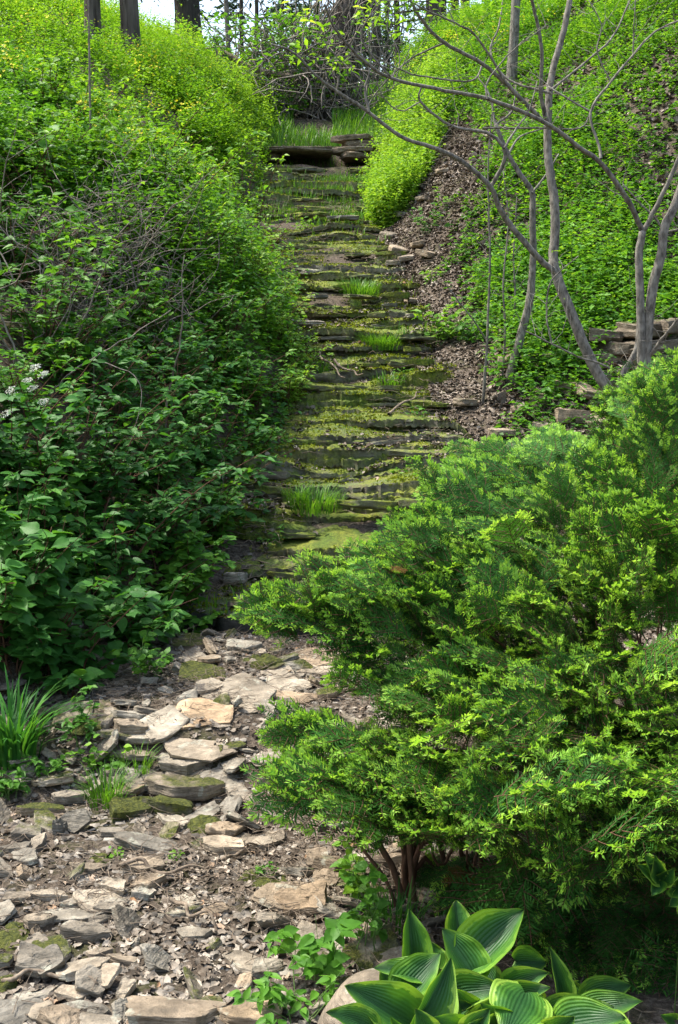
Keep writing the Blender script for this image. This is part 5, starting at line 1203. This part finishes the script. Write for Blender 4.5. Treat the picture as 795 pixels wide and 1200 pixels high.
def tree_A():
    r = np.random.default_rng(61); Y = 6.3; G = ground_at(733, 545, 3, 9); Y = float(G[1]) if 5 < G[1] < 8 else 6.3
    b = at(733, 560, Y); root = thing('forked_tree', hg(b[:2]), 'slender grey forked tree with bare spreading branches, rising behind the yew', 'tree'); mb = MB()
    px_branch(mb, [(735,590),(732,540),(731,500),(722,471),(697,431),(677,385),(652,320),(649,300),(651,262),(649,226),(643,190),(642,166),(643,130),(645,100),(650,75),(661,35),(670,-10)], Y, Y+.3, 21, 9, sides=9)
    mb.build('trunk', M['bark_grey'], root, smooth=True); mb = MB(); tips = []
    B = [([(728,480),(724,462),(729,440),(740,422),(748,400),(751,350)], Y, Y+.05, 13, 13),
         ([(652,320),(629,300),(601,267),(584,241),(575,219),(541,189),(513,175),(470,160),(433,132),(395,107),(370,88),(345,62),(318,52)], Y+.1, Y-.6, 13, 4),
         ([(575,219),(589,194),(591,174),(571,156),(528,147),(493,119),(495,100)], Y-.1, Y-.3, 9, 4),
         ([(643,150),(634,111),(635,60),(627,15),(620,-10)], Y+.1, Y-.2, 9, 6), ([(591,174),(606,150),(620,130),(630,95)], Y-.2, Y, 5, 2),
         ([(636,142),(596,101),(566,75),(521,50),(496,25),(478,-6)], Y, Y-.4, 9, 6), ([(566,150),(600,150),(636,150),(680,150),(692,131)], Y, Y+.2, 4, 3),
         ([(596,101),(560,45),(540,30),(500,12),(470,-5)], Y-.1, Y-.5, 5, 3), ([(566,75),(552,95),(500,90),(470,82),(430,60)], Y, Y-.4, 4, 3), ([(645,106),(690,70),(720,40),(740,-5)], Y, Y+.3, 5, 3),
         ([(646,110),(596,93),(575,62),(585,30),(590,-5)], Y, Y+.3, 5, 3), ([(521,50),(480,70),(440,110),(425,140)], Y-.2, Y-.3, 4, 2), ([(493,119),(470,130),(450,115),(440,90)], Y-.2, Y-.3, 3, 2),
         ([(433,132),(428,105),(433,80),(420,60)], Y-.4, Y-.4, 5, 3), ([(395,107),(399,75),(390,62),(381,58)], Y-.4, Y-.5, 3, 2),
         ([(724,436),(700,425),(677,418),(647,403),(616,388)], Y-.1, Y-.3, 5, 3), ([(647,403),(641,372),(644,335),(660,315),(678,300)], Y-.2, Y-.2, 4, 2)]
    for pts, a, c, w0, w1 in B:
        P2 = px_branch(mb, pts, a, c, w0*.8, w1*.75); twiglets(mb, P2, r, 9, .35, .0022, tips=tips)
    mb.build('branches', M['bark_grey'], root, smooth=True)
    ml = MB(); C = [at(x, y, Y-.3+r.uniform(-.3, .3)) for x, y in [(430,8),(445,14),(420,18),(438,25),(455,5),(480,4),(490,14),(405,68),(385,78),(372,70),(395,72),(350,28),(365,20),(460,30),(520,8),(540,5),(572,12),(586,10),(345,64),(300,70),(330,5)]]
    young_leaves(ml, np.array(C), r, 12, .045, .065); young_leaves(ml, np.array(tips[::6]), r, 2, .02, .04); ml.build('foliage', M['leaf_lime'], root)
def tree_C():
    r = np.random.default_rng(62); Y = 6.6; G = hg(at(755, 470, Y)[:2]); root = thing('forked_tree', G, 'twin stemmed grey tree at the right edge in front of the terrace wall', 'tree'); f = at(757, 470, Y); f[2] = G[2]-.03
    for pts, w0, w1 in (([(756,520),(752,433),(751,350),(749,300),(753,272)], 15, 12), ([(760,520),(757,426),(765,340),(775,300),(779,268),(797,225),(815,160)], 17, 13)):
        mb = MB(); px_branch(mb, pts, Y, Y-.05, w0, w1, sides=9); mb.build('trunk', M['bark_grey'], root, smooth=True)
    mb = MB()
    for pts, a, c, w0, w1 in [([(753,272),(737,236),(707,194),(677,171),(636,142),(571,116),(521,106),(460,92),(425,70),(395,36),(380,5)], Y, Y-1.0, 11, 5), ([(753,272),(768,245),(785,210),(800,175)], Y, Y-.1, 11, 8),
          ([(775,266),(766,253),(752,240),(730,216)], Y, Y, 5, 3), ([(757,423),(775,398),(797,372)], Y, Y-.2, 7, 5), ([(704,186),(702,171),(692,131),(716,96),(742,65),(767,38),(800,22)], Y-.2, Y, 6, 4), ([(742,65),(743,30),(745,-5)], Y, Y, 3, 2),
          ([(692,131),(650,106),(640,98)], Y-.1, Y, 4, 3), ([(571,116),(572,95),(600,60),(640,30)], Y-.6, Y-.5, 4, 2), ([(460,92),(440,70),(424,44),(432,20),(450,-5)], Y-.8, Y-.9, 4, 2), ([(781,272),(790,270),(800,267)], Y, Y, 4, 3), ([(716,96),(700,60),(705,30),(690,0)], Y, Y, 3, 2)]:
        P2 = px_branch(mb, pts, a, c, w0*.8, w1*.75); twiglets(mb, P2, r, 7, .3, .0021)
    mb.build('branches', M['bark_grey'], root, smooth=True)
def tree_D():
    r = np.random.default_rng(63); G = ground_at(600, 446, 4, 14); Y = float(G[1]); root = thing('crooked_tree', G, 'small crooked grey tree curving up from an old root on the right slope', 'tree'); mb = MB()
    px_branch(mb, [(612,458),(598,447),(600,432),(609,400),(621,350),(625,300),(624,250),(624,226),(611,206),(596,181),(581,146)], Y, Y-.1, 17, 6, sides=8); mb.build('trunk', M['bark_grey'], root, smooth=True)
    mb = MB()
    for pts, w0, w1 in [([(624,226),(640,205),(655,180)], 4, 2), ([(596,181),(610,160),(640,150)], 4, 2), ([(581,146),(573,110),(560,90)], 4, 2), ([(581,146),(600,130),(605,100)], 4, 2)]: px_branch(mb, pts, Y-.1, Y, w0, w1)
    mb.build('branches', M['bark_grey'], root, smooth=True)
    mb = MB(); px_branch(mb, [(596,447),(615,452),(640,448),(658,452)], Y, Y, 24, 12, sides=8); mb.build('old_root', M['bark_grey'], root, smooth=True)
def saplings():
    r = np.random.default_rng(64)
    for i, (pts, w, lab) in enumerate([([(566,473),(569,430),(571,400),(574,300),(572,200),(578,120)], 6, 'leftmost thin upright sapling on the right slope'), ([(589,446),(592,390),(590,330),(596,260),(590,200)], 4, 'thin dark sapling between the leftmost one and the crooked tree'), ([(600,400),(604,350),(602,300),(606,230)], 4, 'shortest thin sapling close behind the crooked tree')]):
        G = ground_at(*pts[0], 4, 14); Y = float(G[1]); root = thing('sapling', G, lab, 'sapling'); mb = MB(); P2 = px_branch(mb, pts, Y, Y-.1, w, 1.6); mb.build('trunk', M['bark_grey'], root, smooth=True)
        mb = MB(); twiglets(mb, P2, r, 9, .35, .0022); 
        if i == 0: px_branch(mb, [(571,400),(555,375),(535,350),(520,330)], Y, Y-.1, 3, 1.5)
        mb.build('branches', M['bark_grey'], root, smooth=True); ml = MB(); young_leaves(ml, P2[6:], r, 4, .05, .045); ml.build('foliage', M['leaf_lime'], root)
tree_A(); tree_C(); tree_D(); saplings()

def big_trunk(x, y, wpx, lab, mat='bark_big', Y=None, lean=0.0, H=9, name='tree', top=.8, extra=None, seed=1, foliage='far', fol=0, fz=(2, 6), fr=2.2, ls=.12):
    r = np.random.default_rng(seed); G = ground_at(x, y, 8, 34) if Y is None else at(x, y, Y)
    G = np.array(hg(G[:2])); R = wpx*.5/F*G[1]; root = thing(name, G, lab, 'tree'); mb = MB(); t = np.linspace(0, 1, 26)
    P = G+np.stack([lean*H*t+.04*np.sin(t*9+seed), 0*t, H*t-.15], -1); rad = R*(1-(1-top)*t)*(1+.35*np.exp(-t*28)); sides = 26
    tan = nrm(np.gradient(P, axis=0)); nx = nrm(np.cross(tan, [0, 1, 0])); ny = np.cross(tan, nx); th = np.arange(sides)*2*math.pi/sides
    k = 1+.09*noise3(np.cos(th)[None]*4, np.sin(th)[None]*4, t[:, None]*7, 5+seed)+.03*noise3(np.cos(th)[None]*11, np.sin(th)[None]*11, t[:, None]*25, 6)
    V = P[:, None]+(rad[:, None]*k)[..., None]*(np.cos(th)[None, :, None]*nx[:, None]+np.sin(th)[None, :, None]*ny[:, None]); i = np.arange(25)[:, None]*sides; j = np.arange(sides)[None]
    mb.add(V.reshape(-1, 3), [np.stack([i+j, i+(j+1) % sides, i+sides+(j+1) % sides, i+sides+j], -1).reshape(-1, 4)]); mb.build('trunk', M[mat], root, smooth=True)
    if fol or extra:
        mb = MB(); ml = MB(); LP = []
        nb = extra or 12
        for b in range(nb):
            z = r.uniform(fz[0]*.6, fz[1]); a = r.uniform(0, 6.28); L = fr*r.uniform(.5, 1.1); s = G+np.array([lean*z, 0, z]); d = np.array([math.cos(a), math.sin(a), r.uniform(-.15, .35)])
            tt = np.linspace(0, 1, 6)[:, None]; Q = s+d*L*tt+np.array([0, 0, -.15*L])*tt**2+r.normal(0, .05, (6, 3))*tt; tube(mb, Q, np.linspace(R*.22, .012, 6), 6)
            for _ in range(5):
                c = Q[r.integers(2, 6)]; dd = dirs(r, 1, -.5, .6)[0]*r.uniform(.3, .9); tube(mb, np.array([c, c+dd*.5+r.normal(0, .04, 3), c+dd]), [.012, .009, .005], 4)
                if fol: m = max(int(fol/nb/5), 1); tq = r.random(m)[:, None]; LP.append(c+dd*tq+r.normal(0, .13, (m, 3)))
        mb.build('branches', M[mat], root, smooth=True)
        if fol:
            LP = np.concatenate(LP); n = len(LP); T = LEAFN if foliage == 'evergreen' else SMALL
            inst(ml, T, LP, frames(dirs(r, n, -.9, .4), UPV+r.normal(0, .5, (n, 3))), ls*r.uniform(.6, 1.3, n), r.random(n)); ml.build('crown', M[foliage], root)
big_trunk(152, 72, 20, 'nearer grey brown tree trunk standing in herbs on the upper left slope', seed=2, H=8, lean=.01, extra=4, fz=(3, 6))
big_trunk(222, 58, 27, 'thick dark trunk against the bright sky on the upper left crest', 'bark_dark', seed=3, H=10, extra=22, fol=2200, foliage='evergreen', fz=(1.0, 5), fr=2.2, ls=.10)
big_trunk(113, 52, 17, 'brown vine wrapped trunk left of the nearer grey trunk', seed=4, H=9, fol=1500, foliage='far', fz=(.6, 4), fr=1.4, ls=.10)
big_trunk(267, 72, 6, 'thin pale trunk right of the thick dark trunk', 'bark_grey', seed=5, H=8, fol=900, foliage='leaf_mid', fz=(.6, 3.5), fr=1.2, ls=.09)
big_trunk(600, 98, 10, 'slim straight grey trunk standing on the right hillside', 'bark_grey', seed=6, H=9, extra=3, fz=(3, 7))
for i, (x, Y, w, mt, lab) in enumerate([(508, 27, 12, 'bark_dark', 'dark trunk on the crest, left of a close pair'), (520, 27.5, 8, 'bark_dark', 'slim dark trunk touching the one left of it on the crest'), (534, 28.5, 9, 'bark_big', 'brown trunk of the close pair on the crest'), (545, 28, 10, 'bark_big', 'greyer trunk right of the brown one on the crest'), (440, 30, 9, 'bark_dark', 'dark trunk behind the brush beyond the cascade head'), (465, 32, 7, 'bark_dark', 'dark trunk beyond the crest seen between bare branches'), (412, 29, 12, 'bark_dark', 'dark trunk just right of the vine covered trunk')]):
    big_trunk(x, 60, w, lab, mt, Y=Y, seed=20+i, H=10, fol=1500 if i > 3 else 700, foliage='far', fz=(.8, 5), fr=2.0, ls=.13)
# the woodland behind the crest, each tree with a crown of its own
desc = ['far leafy tree beyond the crest, leftmost of those behind the left slope', 'dark evergreen beyond the crest behind the thick dark trunk', 'leafy tree beyond the crest filling the gap right of the thick trunk', 'dark evergreen beyond the brush pile', 'tall evergreen behind the vine covered trunk', 'bushy tree in the gap above the cascade head', 'dark evergreen seen through the bare branches right of the gap', 'pale leafy tree behind the pair of crest trunks', 'far tree behind the slim trunk of the right hillside', 'far tree at the top right behind the hillside', 'far tree behind the first trunk at the top left', 'distant leafy tree over the left crest']
for i, (x, Y, ev) in enumerate([(60, 34, 0), (285, 34, 1), (300, 40, 0), (330, 34, 1), (372, 36, 1), (415, 40, 0), (455, 36, 1), (500, 42, 0), (570, 34, 0), (660, 32, 0), (20, 44, 0), (10, 32, 0)]):
    big_trunk(x, 60, 5, desc[i], 'bark_dark', Y=Y, seed=50+i, H=9, fol=2600, foliage='evergreen' if ev else 'far', fz=(.3, 6.0), fr=2.6, ls=.17 if not ev else .2)

def vine_trunk():
    r = np.random.default_rng(66); G = hg((at(395, 130, 20)[0], 20.3)); root = thing('vine_covered_tree', G, 'leaning trunk wrapped in hanging dead vines above the cascade head', 'tree'); mb = MB(); G = np.array(G)
    A = np.array([at(372, 120, 20.3), at(385, 80, 20.3), at(402, 40, 20.3), at(418, 0, 20.3), at(440, -70, 20.3)]); A[0][2] = G[2]-.1; P2, R2 = smooth_poly(A, [.42, .36, .33, .33, .3], 6); tube(mb, P2, R2, 16, wob=.10); mb.build('trunk', M['bark_big'], root, smooth=True)
    mb = MB()
    for _ in range(260):
        k = r.integers(3, len(P2)); c = P2[k]+np.array([r.normal(0, .36), -r.uniform(.1, .5), r.normal(0, .2)]); L = r.uniform(.6, 2.6); tt = np.linspace(0, 1, 8)[:, None]
        z0 = max(c[2]-L, hgt(c[0], c[1])); Q = c+np.concatenate([r.normal(-.25, .35)*tt+.08*np.sin(tt*7+k), r.normal(0, .2)*tt, (z0-c[2])*tt], 1)+r.normal(0, .02, (8, 3)); q, rr = smooth_poly(Q, np.linspace(.012, .006, 8), 3); tube(mb, q, rr, 4)
    mb.build('vines', M['bramble'], root, smooth=True)
def brush_pile():
    r = np.random.default_rng(67); c = at(330, 110, 19.6); root = thing('brush_thicket', hg((c[0], 19.6)), 'tangled heap of dead branches and vines left of the vine covered trunk', 'brush'); mb = MB()
    for _ in range(330):
        x, y = r.normal(330, 36), r.uniform(45, 140); P0 = at(x, y, 19.6+r.normal(0, .5)); P0[2] = max(P0[2], hgt(P0[0], P0[1])); d = dirs(r, 1, -1.3, 1.3)[0]; L = r.uniform(.4, 1.5); pts = [P0]
        for k in range(5): d = nrm(d+r.normal(0, .3, 3)+[0, 0, -.08]); pts.append(pts[-1]+d*L*.2)
        tube(mb, np.array(pts), np.linspace(.013, .006, 6), 4)
    mb.build('dead_branches', M['bramble'], root, smooth=True); ml = MB()
    P = np.array([at(r.normal(320, 45), r.uniform(15, 130), 19.3+r.uniform(-.5, .8)) for _ in range(1800)]); inst(ml, SMALL, P, frames(dirs(r, len(P), -.6, .4), UPV+r.normal(0, .4, (len(P), 3))), .10*r.uniform(.6, 1.2, len(P)), r.random(len(P))); ml.build('foliage', M['leaf_mid'], root)
    mb = MB(); P2, R2 = smooth_poly(np.array([at(262, 62, 19.3), at(300, 82, 19.2), at(343, 90, 19.0)]), [.05, .055, .04], 6); tube(mb, P2, R2, 7); tag(mb.build('fallen_branch', M['twig'], smooth=True), 'thick pale branch leaning on the brush heap above the left slope', 'branch')
vine_trunk(); brush_pile()

# white metal rods at the right edge
def chair():
    root = thing('garden_seat', hg((at(800, 300, 11)[0], 11.0)), 'fan of white painted metal rods just showing at the right edge', 'garden seat'); Y = 11.0
    for a, b, w in (((783, 281), (815, 281), 2.5), ((783, 285), (815, 300), 2.5), ((784, 283), (815, 288), 2.0), ((782, 290), (800, 326), 3)):
        mb = MB(); tube(mb, np.array([at(*a, Y), (at(*a, Y)+at(*b, Y))*.5, at(*b, Y)]), w*.5/F*Y, 6); mb.build('rod', M['metal_white'], root, smooth=True)
    mb = MB(); g = at(806, 300, Y); e = g.copy(); e[2] = hgt(e[0], e[1])-.05; tube(mb, np.array([e, (e+g)*.5, g]), .012, 6); mb.build('leg', M['metal_white'], root, smooth=True)
chair()

# ================================================================== CAMERA, LIGHT, SKY
cam = bpy.data.cameras.new('camera'); co = bpy.data.objects.new('camera', cam); COL.objects.link(co); sc.camera = co
cam.sensor_fit = 'VERTICAL'; cam.sensor_height = 36; cam.sensor_width = 36; cam.lens = 36*F/1200; cam.clip_start = .05; cam.clip_end = 2000
co.location = CAM.tolist(); co.rotation_euler = (math.radians(90)-PITCH, 0, 0)
SE, SA = math.radians(61), math.atan2(-.62, .22)     # elevation; azimuth from +Y toward +X
S = np.array([math.sin(SA)*math.cos(SE), math.cos(SA)*math.cos(SE), math.sin(SE)])
from mathutils import Vector
li = bpy.data.lights.new('sun', 'SUN'); li.energy = 2.6; li.angle = math.radians(.6); li.color = (1, .96, .88)
lo = bpy.data.objects.new('sun', li); COL.objects.link(lo); lo.rotation_euler = Vector(S.tolist()).to_track_quat('Z', 'Y').to_euler()
w = bpy.data.worlds.new('World'); sc.world = w; w.use_nodes = True; nt = w.node_tree; bg = nt.nodes['Background']
sky = nt.nodes.new('ShaderNodeTexSky'); sky.sky_type = 'NISHITA'; sky.sun_disc = False; sky.sun_elevation = SE; sky.sun_rotation = SA; sky.air_density = 1.3; sky.dust_density = 4.0; sky.ozone_density = .8
nt.links.new(sky.outputs[0], bg.inputs[0]); bg.inputs[1].default_value = .15
sc.view_settings.view_transform = 'Standard'; sc.view_settings.look = 'None'; sc.view_settings.exposure = 1.48; sc.view_settings.gamma = 1.0; sc.view_settings.use_curve_mapping = False
sc.cycles.max_bounces = 7; sc.cycles.diffuse_bounces = 3; sc.cycles.glossy_bounces = 2; sc.cycles.transmission_bounces = 4; sc.cycles.transparent_max_bounces = 4
sc.cycles.caustics_reflective = False; sc.cycles.caustics_refractive = False
try:
    sc.cycles.use_denoising = True
except Exception: pass
